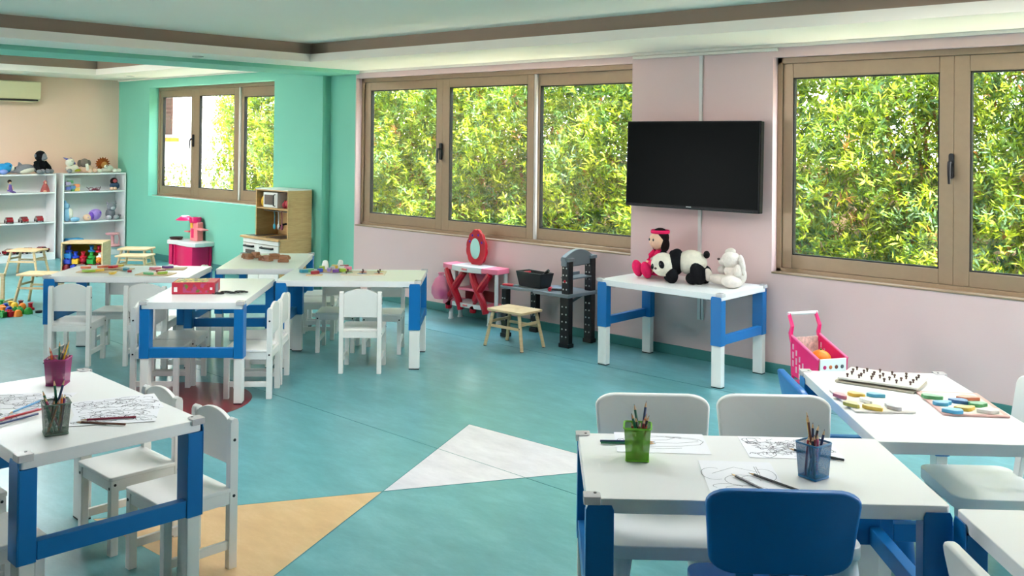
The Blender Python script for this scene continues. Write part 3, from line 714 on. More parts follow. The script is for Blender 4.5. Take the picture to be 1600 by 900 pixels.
for (x, nm, m, r, lb) in ((-.185, 'toy_bottle', YEL, (.03, .03, .055), 'yellow toy bottle beside the toy microwave'), (.25, 'toy_tomato', REDP, (.035, .035, .045), 'red toy tomato right of the toy microwave'), (.19, 'toy_pepper', M('crimson_plastic', (176, 26, 56), .4), (.028, .028, .035), 'crimson toy pepper right of the toy microwave')):
    u = thing(nm, lb, 'toy food', (-8.49 + x, 5.59, .815)); MB().ell((0, 0, r[2]), r).build('body', m, u); MB().cyl((0, 0, 2 * r[2] - .008), (0, 0, 2 * r[2] + .012), .009, .007).build('cap', m, u)

# ------------------------------------------------------------ red dressing table with mirror
t = thing('toy_dressing_table', 'pink and red plastic toy dressing table with an oval mirror', 'toy vanity', (-5.80, 5.78, 0)); t.scale = (.87, 1, 1)
cur = [(-.365, .10), (-.375, -.05), (-.30, -.075), (-.12, -.10), (.0, -.105), (.12, -.10), (.30, -.075), (.375, -.05), (.365, .10)]
MB().prism([(-.365, .10), (-.375, -.05), (-.25, -.085), (-.20, -.09), (-.20, .10)], .425, .468).build('counter_end', PKP, t, .006)
MB().prism([(.365, .10), (.20, .10), (.20, -.09), (.25, -.085), (.375, -.05)], .425, .468).build('counter_end', PKP, t, .006)
co = MB().prism([(-.20, .10), (-.20, -.092), (-.1, -.104), (.0, -.108), (.1, -.104), (.20, -.092), (.20, .10)], .422, .470).build('counter_middle', PALE, t, .005)
bx('drawer_pull', SAL, co, -.04, .03, -.114, -.10, .438, .452, .003)
MB().prism([(-.365, .10), (-.37, -.05), (-.22, -.08), (-.18, .10)], .120, .165).build('shelf_end', PKP, t, .005)
MB().prism([(.365, .10), (.18, .10), (.20, -.08), (.37, -.05)], .120, .165).build('shelf_end', PKP, t, .005)
sh_ = MB().prism([(-.2, .10), (-.2, -.085), (0, -.10), (.2, -.085), (.2, .10)], .125, .162).build('shelf_middle', PALE, t, .004)
bx('shelf_badge', SAL, sh_, -.03, .03, -.104, -.095, .138, .152, .002)
for x in (-.31, .31):
    for y in (-.04, .07):
        MB().lathe([(.020, 0), (.026, 0), (.024, .008), (.019, .02), (.019, .125)], (x * .85, y, 0), 14).build('foot', PALE, t)
    MB().cyl((x * 1.09, -.03, .163), (x * 1.09, -.03, .425), .018, n=12).build('post', PALE, t)
    MB().cyl((x * 1.09, .08, .163), (x * 1.09, .08, .425), .018, n=12).build('post', PALE, t)
for cx in (-.17, .17):
    b = MB(); b.tube([(cx - .12, -.07, .42), (cx - .06, -.088, .34), (cx, -.092, .27), (cx + .05, -.088, .20), (cx + .075, -.08, .14), (cx + .08, -.075, .10)], [.030, .032, .034, .032, .030, .030], 8)
    b.build('cross_brace', REDP, t)
    b = MB(); b.tube([(cx + .12, -.066, .42), (cx + .06, -.084, .34), (cx, -.088, .27), (cx - .05, -.084, .20), (cx - .085, -.078, .13), (cx - .09, -.075, .095)], [.030, .032, .034, .032, .030, .030], 8)
    b.build('cross_brace', REDP, t)
bx('middle_tray', PKP, t, -.13, .11, -.07, .09, .262, .285, .006); bx('tray_back', PKP, t, -.13, .11, .06, .08, .285, .40, .006)
bx('back_panel', M('dark_red_plastic', (120, 14, 26), .45), t, -.2, .2, .075, .085, .165, .255)
# mirror frame, scalloped
pf = []
for i in range(72):
    a = 2 * PI * i / 72; k = 1 + .06 * abs(math.sin(a * 6)); sq = 1.0 - .16 * max(0, math.sin(a)) + .05 * max(0, -math.sin(a))
    pf.append((-.03 + .130 * k * sq * math.cos(a), .612 + .150 * k * math.sin(a)))
mf = MB().prism(pf, .045, .075, ax='y').build('mirror_frame', REDP, t, .006)
MB().prism([(-.03 + .066 * math.cos(2 * PI * i / 40), .605 + .088 * math.sin(2 * PI * i / 40)) for i in range(40)], .038, .046, ax='y').build('mirror', M('mirror_silver', (214, 232, 224), .06, metal=1.0), mf)
for (x, z) in ((-.075, .715), (.005, .72), (-.112, .662), (.052, .660)): MB().ell((x, .044, z), (.011, .006, .011)).build('gem', M('violet_gem', (96, 40, 160), .25), mf)
t = thing('organza_bag', 'sheer pink organza bag on the left shelf of the toy dressing table', 'bag', (-6.09, 5.68, .165))
MB().lathe([(.004, .002), (.06, .006), (.085, .05), (.085, .10), (.055, .17), (.022, .20), (.03, .225)], n=18).build('cloth', thin_mat('pink_organza', (244, 110, 160), .5, .6), t)
MB().ell((.01, 0, .05), (.035, .03, .04)).build('contents', M('plum_fabric', (150, 50, 120), .7), t)

# ------------------------------------------------------------ black toy workbench
t = thing('toy_workbench', 'black and grey plastic toy workbench below the window', 'toy workbench', (-4.89, 5.68, 0))
DOT = M('stud_grey', (196, 198, 196), .4)
for (x, y, w, z1) in ((-.295, -.155, .052, .368), (-.26, .15, .062, .368), (.29, -.125, .085, .368), (.295, .145, .07, .368)):
    l = MB(); l.box(x - w / 2, x + w / 2, y - .025, y + .025, .02, z1); l.box(x - w / 2 - .006, x + w / 2 + .006, y - .032, y + .032, 0, .03)
    lo = l.build('leg', BLACK, t, .004)
    for r_ in range(5):
        for s_ in (-1, 1): MB().cyl((x + s_ * w * .22, y - .025, .08 + r_ * .055), (x + s_ * w * .22, y - .0275, .08 + r_ * .055), .006, n=8).build('stud', DOT, lo)
MB().prism([(.0, -.175), (.34, -.165), (.345, .175), (-.05, .17), (-.1, .0)], .368, .395).build('worktop', GREYP, t, .005)
MB().prism([(-.345, -.175), (-.12, -.17), (.0, -.10), (.0, .06), (-.10, .10), (-.34, -.08)], .372, .393).build('worktop_wing', GREYP, t, .005)
MB().bar((.27, .10, .365), (.20, .02, .30), .04, .012).build('brace', M('dark_grey_plastic', (78, 86, 92), .45), t)
for (y, z1) in ((-.125, .635), (.145, .64)):
    l = MB().box(.265, .33, y - .028, y + .028, .395, z1).build('post', BLACK, t, .004)
    for r_ in range(4):
        for s_ in (-1, 1): MB().cyl((.297 + s_ * .015, y - .028, .43 + r_ * .052), (.297 + s_ * .015, y - .0305, .43 + r_ * .052), .006, n=8).build('stud', DOT, l)
    bx('post_cap', GREYP, t, .258, .337, y - .035, y + .035, z1, z1 + .025, .004)
ar = [(-.17, .60)] + [(-.17 + .33 * i / 12, .655 + .065 * math.sin(PI * (i + .8) / 13.5)) for i in range(13)] + [(.16, .60)]
MB().prism(ar, .270, .315, ax='x').build('arched_panel', GREYP, t, .006)
bx('tool_strip', M('dark_grey_plastic', (0, 0, 0)), t, .27, .287, -.09, .10, .59, .645, .003)
bx('tool_shelf', GREYP, t, .22, .33, -.11, .13, .500, .512, .003); bx('shelf_rim', GREYP, t, .215, .225, -.09, .11, .505, .535, .003)
MB().ell((.297, -.155, .49), (.010, .008, .010)).build('knob', REDP, t)
tb = thing('toy_toolbox', 'open black toy toolbox standing on the workbench', 'toolbox', (-5.00, 5.65, .394), -6)
b = MB(); w0, w1, d0, d1, hh = .12, .145, .055, .07, .115
o8 = [(-w0, -d0, 0), (w0, -d0, 0), (w0, d0, 0), (-w0, d0, 0), (-w1, -d1, hh), (w1, -d1, hh), (w1, d1, hh), (-w1, d1, hh)]
i8 = [(-w0 + .008, -d0 + .008, .008), (w0 - .008, -d0 + .008, .008), (w0 - .008, d0 - .008, .008), (-w0 + .008, d0 - .008, .008), (-w1 + .008, -d1 + .008, hh), (w1 - .008, -d1 + .008, hh), (w1 - .008, d1 - .008, hh), (-w1 + .008, d1 - .008, hh)]
b.add(o8 + i8, [(3, 2, 1, 0), (0, 1, 5, 4), (1, 2, 6, 5), (2, 3, 7, 6), (3, 0, 4, 7), (8, 9, 10, 11), (8, 12, 13, 9), (9, 13, 14, 10), (10, 14, 15, 11), (11, 15, 12, 8), (4, 5, 13, 12), (5, 6, 14, 13), (6, 7, 15, 14), (7, 4, 12, 15)])
b.build('box', BLACK, tb, .003)
u = thing('toy_screwdriver', 'black toy screwdriver leaning out of the toolbox', 'toy tool', (-4.93, 5.65, .44), 0)
MB().tube([(-.05, 0, 0), (.03, -.01, .055)], .005, 7).build('shaft', STEEL, u); MB().tube([(.03, -.01, .055), (.05, -.012, .070), (.085, -.016, .095)], [.011, .013, .012], 8).build('grip', BLACK, u)
u = thing('toy_wrench', 'red toy wrench lying in the toolbox', 'toy tool', (-5.07, 5.64, .495), 20)
MB().bar((-.03, 0, 0), (.03, 0, .01), .022, .014).build('handle', REDP, u, .003); MB().bar((-.055, 0, -.008), (-.03, 0, 0), .014, .010).build('jaw', GREYP, u)
u = thing('toy_pliers', 'red toy pliers lying on the left wing of the workbench', 'toy tool', (-5.12, 5.53, .394), 15)
MB().tube([(-.08, .012, .010), (-.02, .016, .010), (.01, 0, .010)], .009, 7).build('handle', REDP, u); MB().tube([(-.08, -.012, .010), (-.02, -.016, .010), (.01, 0, .010)], .009, 7).build('handle', REDP, u); MB().bar((.0, 0, .010), (.06, 0, .009), .02, .012).build('jaws', GREYP, u)
u = thing('toy_hammer', 'black and red toy hammer lying on the workbench below the posts', 'toy tool', (-4.72, 5.60, .396), 30)
MB().tube([(-.05, 0, .012), (.05, 0, .012)], .010, 8).build('handle', BLACK, u); MB().tube([(-.06, -.03, .014), (-.06, .03, .014)], .014, 8).build('head', REDP, u)

# ------------------------------------------------------------ toy shopping trolley
t = thing('toy_shopping_trolley', 'hot pink toy shopping trolley with a white front panel by the pink wall', 'toy trolley', (-2.49, 5.28, 0), -28); t.scale = (.88, .88, .93)
HOT = M('hot_pink_plastic', (246, 30, 118), .32, .03); SOFT = M('soft_pink_plastic', (250, 110, 160), .35, .03)
# local +x is the front of the trolley, +y its left side
for sy in (-1, 1):
    y0 = sy * .105
    sd_ = MB(); pol = [(-.155, .20), (.12, .16), (.135, .345), (-.165, .445)]
    sd_.prism(pol, min(y0, y0 + sy * .008), max(y0, y0 + sy * .008), ax='y')
    so = sd_.build('basket_side', HOT, t, .003)
    sl = M('slot_pale', (236, 190, 200), .6)
    for c_ in range(7):
        x = -.13 + c_ * .035; zt = .405 - .0335 * c_ * .99
        for (za, zb_) in ((zt - .045, zt - .012), (zt - .10, zt - .06), (zt - .15, zt - .112)):
            if zb_ > .19: MB().box(x - .007, x + .007, min(y0 + sy * .0076, y0 + sy * .0090), max(y0 + sy * .0076, y0 + sy * .0090), max(za, .185), zb_).build('slot', sl, so)
            if zb_ > .19: MB().box(x - .007, x + .007, min(y0 - sy * .0004, y0 + sy * .0008), max(y0 - sy * .0004, y0 + sy * .0008), max(za, .185), zb_).build('slot', sl, so)
    rim = MB().tube([(-.165, y0 + sy * .004, .446), (.135, y0 + sy * .004, .347)], .008, 8).build('basket_rim', SOFT, t)
    MB().tube([(-.150, y0 + sy * .004, .40), (-.165, y0 + sy * .004, .455), (-.150, y0 + sy * .002, .50), (-.185, y0, .56), (-.188, y0, .578)], [.013, .015, .013, .012, .012], 8).build('handle_arm', HOT, t)
    MB().tube([(-.14, y0, .20), (-.16, y0, .09), (-.17, y0, .04)], .010, 8).build('frame_leg', HOT, t)
    MB().tube([(-.15, y0, .13), (.05, y0, .10), (.14, y0, .05)], .010, 8).build('frame_leg', HOT, t)
    for x in (-.17, .14): MB().cyl((x, y0 - .012, .028), (x, y0 + .012, .028), .028, n=16).build('wheel', BLACK, t)
MB().tube([(-.187, -.115, .572), (-.187, .115, .572)], .011, 10).build('handle_bar', WHITEP, t)
fp = bx('front_panel', WHITEP, t, .128, .138, -.10, .10, .155, .350, .004)
FR = [(86, 92, 96), (120, 52, 30), (214, 120, 60), (210, 40, 110), (110, 50, 90), (220, 140, 40), (70, 190, 90), (200, 120, 80)]
for q in range(8):
    yy = .066 - (q % 4) * .044; zc = .30 if q < 4 else .235; hz = .012 if q < 4 else .03
    MB().ell((.1385, yy, zc), (.002, .013, hz), nu=12, nv=7).build('fruit_print', M('print_%d' % q, FR[q], .5, .2, 40), fp)
bx('basket_floor', HOT, t, -.15, .125, -.105, .105, .155, .165); bx('back_panel', M('printed_back', (214, 190, 180), .5, .3, 40), t, -.160, -.152, -.10, .10, .20, .43)
for (dx, dy, zz, r, m, nm, lb) in ((-.01, .015, .325, (.058, .05, .045), ORG, 'toy_orange', 'large toy orange lying on top in the pink trolley'), (-.06, -.045, .31, (.045, .04, .04), YEL, 'toy_lemon', 'yellow toy lemon in the pink trolley'), (.07, -.04, .27, (.04, .04, .04), GRN, 'toy_apple', 'green toy apple in the pink trolley'), (-.03, .05, .24, (.05, .05, .05), REDP, 'toy_tomato', 'red toy tomato in the pink trolley')):
    c_, s_ = math.cos(R(-28)), math.sin(R(-28))
    u = thing(nm, lb, 'toy food', (-2.49 + dx * .88 * c_ - dy * .88 * s_, 5.28 + dx * .88 * s_ + dy * .88 * c_, zz * .93)); MB().ell((0, 0, 0), r, nu=18, nv=12).build('fruit', m, u); MB().cyl((0, 0, r[2] * .9), (0, 0, r[2] + .008), .005).build('stalk', GRN, u)

# ------------------------------------------------------------ plush toys on the table under the television
def fur(name, col): return M(name, col, .95, .10, 25.0, .55, 160, spec=.15)
PW, PB, CRM, BUN = fur('plush_cream', (232, 226, 208)), fur('plush_black', (24, 24, 27)), fur('plush_skin', (240, 202, 172)), fur('plush_white', (236, 226, 216))
HOTF, DKF = fur('plush_pink', (236, 44, 104)), fur('plush_dark', (36, 26, 26))
t = thing('plush_panda', 'black and white plush panda standing on all fours on the table', 'plush toy', (-3.60, 5.56, TH), 0)
b = MB(); b.ell((.035, .06, .135), (.105, .085, .085), (0, 0, 12), 20, 12); b.build('body', PW, t)
b = MB(); b.ell((-.055, .015, .135), (.05, .095, .09), (0, 0, 15), 18, 12); b.ell((-.045, -.055, .05), (.042, .045, .055)); b.ell((-.10, .0, .045), (.04, .045, .05)); b.build('front_legs', PB, t)
b = MB(); b.ell((.105, .03, .075), (.045, .07, .080), (0, -15, 0)); b.ell((.12, .10, .06), (.04, .05, .06)); b.ell((.085, -.01, .04), (.045, .045, .04)); b.build('hind_legs', PB, t)
h = MB(); h.ell((-.115, -.055, .118), (.085, .078, .080), nu=22, nv=14); h = h.build('head', PW, t)
for (x, y, z) in ((-.145, -.01, .182), (-.062, -.02, .190)): MB().ell((x, y, z), (.028, .018, .026)).build('ear', PB, h)
MB().ell((-.150, -.118, .108), (.018, .012, .023), (0, 25, 20)).build('eye_patch', PB, h); MB().ell((-.083, -.124, .125), (.021, .012, .027), (0, -25, 0)).build('eye_patch', PB, h)
for (x, y, z) in ((-.148, -.129, .112), (-.085, -.135, .130)): MB().ell((x, y, z), (.006, .004, .006)).build('eye', M('eye_shine', (70, 74, 80), .15), h)
MB().ell((-.118, -.125, .092), (.027, .016, .020)).build('muzzle', PW, h); MB().ell((-.120, -.139, .098), (.011, .006, .008)).build('nose', M('nose_brown', (64, 44, 40), .4), h)
MB().ell((.135, .085, .195), (.022, .022, .026)).build('tail', PB, t)
t = thing('plush_bunny', 'cream white floppy-eared plush bunny sitting on the table right of the panda', 'plush toy', (-3.285, 5.66, TH), -12)
b = MB(); b.ell((.02, .02, .075), (.072, .066, .078), nu=18, nv=12); b.ell((.0, .0, .105), (.05, .05, .04)); b.build('body', BUN, t)
MB().ell((-.07, -.03, .042), (.10, .034, .034), (0, 0, 14), 16, 10).build('leg', BUN, t); MB().ell((-.155, -.055, .062), (.025, .03, .044), (0, -12, 0)).build('foot', BUN, t)
MB().ell((.045, -.05, .042), (.07, .065, .042), (0, 0, -40), 16, 10).build('leg', BUN, t)
MB().ell((-.09, .01, .10), (.036, .028, .028)).build('arm', BUN, t); MB().ell((.07, -.02, .10), (.028, .03, .055)).build('arm', BUN, t)
h = MB(); h.ell((.0, -.005, .175), (.066, .060, .056), nu=20, nv=12); h = h.build('head', BUN, t)
MB().ell((-.035, -.048, .165), (.030, .024, .025)).build('muzzle', BUN, h); MB().ell((-.052, -.066, .180), (.013, .008, .008)).build('nose', M('nose_brown', (0, 0, 0)), h)
MB().ell((-.012, .0, .228), (.044, .022, .024), (0, -12, 0)).build('ear', BUN, h); MB().ell((.083, .005, .150), (.024, .020, .068), (0, -12, 0)).build('ear', BUN, h)
t = thing('plush_rag_doll', 'soft doll in a pink dress and shoes sitting at the left of the panda', 'plush toy', (-3.885, 5.67, TH), -20); t.scale = (1.15, 1.15, 1.18)
b = MB(); b.ell((0, .03, .10), (.045, .04, .075)); b.build('dress_top', HOTF, t); MB().lathe([(.095, .02), (.085, .055), (.055, .09), (.04, .10)], (0, .01, 0), 18).build('skirt', HOTF, t)
for sx in (-1, 1):
    MB().tube([(sx * .025, -.01, .045), (sx * .035, -.06, .045), (sx * .04, -.085, .045)], .02, 8).build('leg', CRM, t); MB().ell((sx * .046, -.105, .052), (.040, .028, .052), (18, 0, 0)).build('shoe', HOTF, t)
    MB().tube([(sx * .04, .02, .15), (sx * .062, .0, .12), (sx * .066, -.01, .09)], .015, 8).build('sleeve', HOTF, t); MB().ell((sx * .067, -.012, .08), (.014, .014, .016)).build('hand', CRM, t)
h = MB(); h.ell((0, .01, .215), (.056, .050, .056), nu=20, nv=12); h = h.build('head', CRM, t)
b = MB(); b.ell((0, .028, .235), (.062, .050, .056), nu=18, nv=12); b.ell((.045, .03, .195), (.026, .03, .045)); b.ell((-.045, .03, .195), (.026, .03, .045)); b.build('hair', DKF, h)
MB().lathe([(.056, .0), (.059, .010), (.055, .020)], (0, .028, .258), 22).build('hair_band', HOTF, h)
for sx in (-1, 1): MB().ell((sx * .02, -.038, .222), (.006, .004, .008)).build('eye', M('eye_shine', (0, 0, 0)), h)

# ------------------------------------------------------------ pencils, cups, drawings
LEAD = M('pencil_wood', (222, 184, 140), .6)
PC = {'red': (176, 36, 44), 'green': (20, 104, 74), 'black': (28, 28, 32), 'dark blue': (26, 50, 96), 'yellow': (226, 182, 40), 'purple': (118, 40, 110), 'brown': (110, 62, 44), 'pink': (214, 84, 130), 'light blue': (98, 156, 200), 'orange': (222, 110, 48), 'crimson': (140, 30, 56)}
PMESH = {}
def pencil(col, loc, dirv, label, group, ln=.172):
    if col not in PMESH:
        m = M('pencil_' + col.replace(' ', '_'), PC[col], .35, .05, 40)
        a = MB().cyl((0, 0, 0), (0, 0, .152), .0038, n=6).build('pencil', m, None, ang=20)
        b = MB(); b.cyl((0, 0, .152), (0, 0, .167), .0038, .0012, n=6, m=0); b.cyl((0, 0, .167), (0, 0, .172), .0012, .0003, n=6, m=1)
        c = b.build('tip', [LEAD, m], None)
        PMESH[col] = (a.data, c.data); bpy.data.objects.remove(a); bpy.data.objects.remove(c)
    o = bpy.data.objects.new('coloured_pencil', PMESH[col][0]); COL.objects.link(o)
    c = bpy.data.objects.new('tip', PMESH[col][1]); COL.objects.link(c); c.parent = o
    o.location = loc; o.rotation_euler = Vector(dirv).to_track_quat('Z', 'Y').to_euler()
    return tag(o, label, 'pencil', group)
def cup(nm, x, y, rz, col, label, pcs, group, seed, op=.5):
    t = thing('pencil_cup', label, 'pencil cup', (x, y, TH + .0012), rz)
    if nm == 'turquoise': t.scale = (.9, .9, 1)
    m1 = thin_mat('mesh_' + nm, col, op, .4); m2 = M('wire_' + nm, col, .4)
    b = MB(); lo_, hi = .033, .039; H = .098
    for k in range(4):
        a = [(-1, -1), (1, -1), (1, 1), (-1, 1)]; p, q = a[k], a[(k + 1) % 4]
        b.add([(p[0] * lo_, p[1] * lo_, .004), (q[0] * lo_, q[1] * lo_, .004), (q[0] * hi, q[1] * hi, H), (p[0] * hi, p[1] * hi, H)], [(0, 1, 2, 3)])
    b.build('mesh_wall', m1, t)
    MB().prism(rrect(.070, .070, .006, 3), 0, .006).build('base', m2, t, .001)
    r_ = MB(); pr = rrect(.080, .080, .008, 3); r_.tube([(p[0], p[1], H) for p in pr] + [(pr[0][0], pr[0][1], H)], .0028, 6); r_.build('rim', m2, t)
    rs = random.Random(seed); c_, s_ = math.cos(R(rz)), math.sin(R(rz))
    for i, col_ in enumerate(pcs):
        bx_, by_ = rs.uniform(-.022, .022), rs.uniform(-.022, .022); tx_, ty_ = rs.uniform(-.030, .030), rs.uniform(-.030, .030)
        d = Vector((tx_ - bx_, ty_ - by_, .098)).normalized(); sink = rs.uniform(.016, .042) if i > 1 else rs.uniform(.0, .010)
        P_ = Vector((bx_, by_, .0075)); w = Vector((x + P_.x * c_ - P_.y * s_, y + P_.x * s_ + P_.y * c_, TH + P_.z)); dw = Vector((d.x * c_ - d.y * s_, d.x * s_ + d.y * c_, d.z))
        o = pencil(col_, w, dw, '%s pencil standing in %s' % (col_, group), 'pencils in ' + group); o.scale = (1, 1, 1 - sink / .172 * 1.6)
    return t
cup('lime', -1.700, 2.392, 35, (112, 186, 40), 'lime green mesh pencil cup on the right foreground table', ['dark blue', 'green', 'black', 'red', 'crimson', 'black', 'brown', 'red', 'green', 'brown', 'orange'], 'the lime green cup', 5, .72)
cup('turquoise', -1.250, 2.615, -12, (12, 100, 146), 'turquoise blue mesh pencil cup on the right foreground table', ['yellow', 'brown', 'dark blue', 'red', 'black', 'crimson', 'dark blue', 'brown', 'pink', 'black'], 'the turquoise cup', 8, .62)
cup('magenta', -3.775, 1.540, 50, (156, 30, 108), 'magenta mesh pencil cup at the far end of the left foreground table', ['green', 'yellow', 'red', 'purple', 'black', 'pink', 'orange', 'purple', 'brown', 'red', 'crimson'], 'the magenta cup', 12, .66)
cup('grey', -3.163, 1.285, 75, (92, 112, 98), 'grey-green mesh pencil cup nearest the camera on the left foreground table', ['dark blue', 'green', 'orange', 'green', 'pink', 'brown', 'black', 'green', 'purple', 'orange'], 'the grey-green cup', 21, .66)
_g = {}
for o in [q for q in COL.objects if q.name.startswith('coloured_pencil')]: _g.setdefault(o['label'], []).append(o)
for lb, os_ in _g.items():
    if len(os_) > 1:
        def _sx(q):
            d = q.rotation_euler.to_matrix() @ Vector((0, 0, .17 * q.scale.z)); p = q.location + d - mw.translation; return p.dot(rt) / p.dot(fw)
        os_.sort(key=_sx); nm = ['left', 'right'] if len(os_) == 2 else ['leftmost', 'middle', 'rightmost', 'far rightmost']
        for q, n_ in zip(os_, nm): q['label'] = n_ + ' ' + lb
PAPER = M('paper_white', (244, 244, 248), .7, .006, 20); INK = M('ink_line', (44, 44, 60), .7)
def sheet(x, y, rz, w, h, label, lines, z=.0008, lw=.0018):
    t = thing('drawing_sheet', label, 'paper', (x, y, TH + z), rz)
    MB().box(-w / 2, w / 2, -h / 2, h / 2, 0, .0005).build('paper', PAPER, t)
    b = MB()
    for pl in lines:
        for i in range(len(pl) - 1):
            a, c_ = Vector(pl[i]), Vector(pl[i + 1]); d = c_ - a
            if d.length < 1e-6: continue
            n_ = Vector((-d.y, d.x)).normalized() * lw / 2
            b.add([(a.x - n_.x, a.y - n_.y, .0007), (c_.x - n_.x, c_.y - n_.y, .0007), (c_.x + n_.x, c_.y + n_.y, .0007), (a.x + n_.x, a.y + n_.y, .0007)], [(0, 1, 2, 3)])
    o = b.build('line_drawing', INK, t); o['kind'] = 'stuff'
    return t
def arc(cx, cy, rx, ry, a0=0, a1=360, n=20): return [(cx + rx * math.cos(R(a0 + (a1 - a0) * i / n)), cy + ry * math.sin(R(a0 + (a1 - a0) * i / n))) for i in range(n + 1)]
def scrib(seed, n, w, h, r0=.01, r1=.035):
    rs = random.Random(seed); L = []
    for k in range(n):
        cx, cy = rs.uniform(-w, w), rs.uniform(-h, h); r = rs.uniform(r0, r1); a0 = rs.uniform(0, 360); e = rs.uniform(.4, 1)
        p = arc(cx, cy, r, r * e, a0, a0 + rs.uniform(120, 330), 14); ph = rs.uniform(0, 6)
        L.append([(a + .003 * math.sin(i * .9 + ph), b + .003 * math.cos(i * 1.1 + ph)) for i, (a, b) in enumerate(p)])
    return L
car = [arc(-.075, -.03, .020, .020), arc(-.075, -.03, .012, .012), arc(-.075, -.03, .006, .006), arc(-.125, .015, .011, .017), [(-.13, .02), (-.10, .05), (-.02, .07), (.06, .065), (.12, .045), (.135, .02), (.12, -.01), (.06, -.03), (-.05, -.04)], [(-.06, .045), (.0, .062), (.05, .055), (.02, .03), (-.05, .02), (-.06, .045)], [(-.05, .0), (.05, .0), (.12, .02)], [(.06, .05), (.10, .045), (.12, .03)], [(-.09, -.05), (.0, -.058), (.06, -.048)], [(-.11, -.01), (-.055, -.005)], [(.02, .062), (.07, .056)], [(.025, .058), (.07, .052)], [(.03, .06), (.068, .054)]]
sheet(-1.735, 2.568, 40, .285, .20, 'drawing sheet with a racing car outline behind the lime green pencil cup', car)
sheet(-1.423, 2.812, 40, .285, .21, 'drawing sheet with busy leafy outlines behind the turquoise pencil cup', scrib(3, 90, .12, .08, .008, .03))
house = [[(-.08, .03), (-.01, .09), (.06, .05)], [(.05, .10), (.05, .03)], [(.056, .10), (.056, .03)], arc(-.075, .03, .035, .05, 60, 300), arc(.0, -.02, .05, .045, 0, 300), arc(.03, .0, .03, .02, 20, 260), arc(.07, .03, .03, .05, -90, 120), arc(-.05, -.07, .04, .02, 0, 220), [(-.03, .02), (.02, -.01)], arc(.0, -.09, .06, .03, 20, 160)]
sheet(-1.390, 2.462, 39, .21, .285, 'drawing sheet with loose curved outlines in front of the blue plastic chair', house, .0010, .0013)
sheet(-3.34, 1.565, 72, .285, .205, 'drawing sheet with figure outlines at the right of the left foreground table', scrib(5, 70, .12, .08, .01, .035) + [arc(0, .02, .07, .05, 0, 300), arc(-.05, -.04, .05, .03, 30, 320)])
sheet(-3.215, 1.505, 58, .27, .20, 'overlapping drawing sheet under the two brown pencils', scrib(9, 60, .11, .08, .008, .03) + [arc(.03, 0, .08, .055, 10, 320)], .0020)
sheet(-3.62, 1.365, 48, .285, .205, 'drawing sheet behind the grey-green pencil cup', scrib(14, 50, .12, .08, .01, .04) + [arc(0, 0, .09, .05, 0, 260)])
sheet(-3.50, 1.17, 30, .285, .205, 'drawing sheet under the light blue pencil at the left picture edge', scrib(17, 40, .12, .08, .01, .04), .0020)
ZP = TH + .0055
def lay(col, a, b, label, z=ZP):
    a = Vector((a[0], a[1], z)); d = Vector((b[0] - a.x, b[1] - a.y, 0)).normalized(); pencil(col, a, d, label, None)
lay('green', (-1.862, 2.424), (-1.745, 2.530), 'green pencil lying left of the lime green cup'); lay('dark blue', (-1.874, 2.436), (-1.757, 2.542), 'dark blue pencil lying behind the green pencil')
lay('black', (-1.262, 2.395), (-1.416, 2.456), 'black pencil lying across the loose drawing, nearer the camera', ZP + .001); lay('black', (-1.222, 2.470), (-1.385, 2.500), 'black pencil lying across the loose drawing, farther from the camera', ZP + .001)
lay('black', (-1.245, 2.805), (-1.40, 2.790), 'black pencil lying behind the turquoise cup')
lay('light blue', (-3.56, 1.395), (-3.446, 1.222), 'light blue pencil lying at the left edge of the foreground table', ZP + .002); lay('pink', (-3.455, 1.345), (-3.405, 1.205), 'pink pencil lying beside the light blue pencil', ZP + .002)
lay('red', (-3.43, 1.365), (-3.40, 1.215), 'red pencil with its end by the grey-green cup', ZP + .0075); lay('dark blue', (-3.405, 1.325), (-3.37, 1.185), 'dark blue pencil nearest the camera among the left pencils', ZP)
lay('crimson', (-3.132, 1.535), (-3.225, 1.39), 'reddish brown pencil lying on the overlapping drawing sheet', ZP + .002); lay('brown', (-3.082, 1.475), (-3.205, 1.385), 'dark brown pencil crossing the reddish brown one', ZP)

# ------------------------------------------------------------ puzzles on the right-hand table
def blob(seed, r, n=16, amp=.28):
    rs = random.Random(seed); p1, p2 = rs.uniform(0, 6), rs.uniform(0, 6); return [(r * 1.45 * (1 + amp * math.sin(2 * a + p1) * .6 + amp * math.sin(3 * a + p2) * .6) * math.cos(a), r * .85 * (1 + amp * math.sin(3 * a + p1) * .6) * math.sin(a)) for a in [2 * PI * i / n for i in range(n)]]
COLN = {'rose': (214, 120, 130), 'yellow': (226, 186, 70), 'sky blue': (80, 170, 214), 'white': (242, 240, 232), 'olive': (196, 184, 84), 'green': (90, 170, 110), 'orange': (224, 128, 92), 'blue': (52, 110, 172), 'teal': (40, 140, 160), 'dark red': (150, 30, 40), 'lilac': (176, 150, 204), 'purple': (120, 70, 150), 'pink': (232, 130, 160), 'lime': (160, 196, 60), 'red': (200, 40, 50), 'royal blue': (36, 70, 170), 'grey': (180, 180, 184), 'brown': (150, 104, 72), 'black': (40, 42, 46)}
SIDE = {}
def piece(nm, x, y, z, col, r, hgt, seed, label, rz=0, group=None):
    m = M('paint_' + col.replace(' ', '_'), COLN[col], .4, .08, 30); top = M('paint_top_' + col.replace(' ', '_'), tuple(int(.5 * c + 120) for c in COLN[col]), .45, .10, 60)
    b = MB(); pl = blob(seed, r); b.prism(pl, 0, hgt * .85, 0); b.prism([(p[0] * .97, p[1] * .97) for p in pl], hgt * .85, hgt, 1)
    o = b.build(nm, [m, top], None, .0015, (x, y, z), (0, 0, R(rz))); return tag(o, label, 'puzzle piece', group)
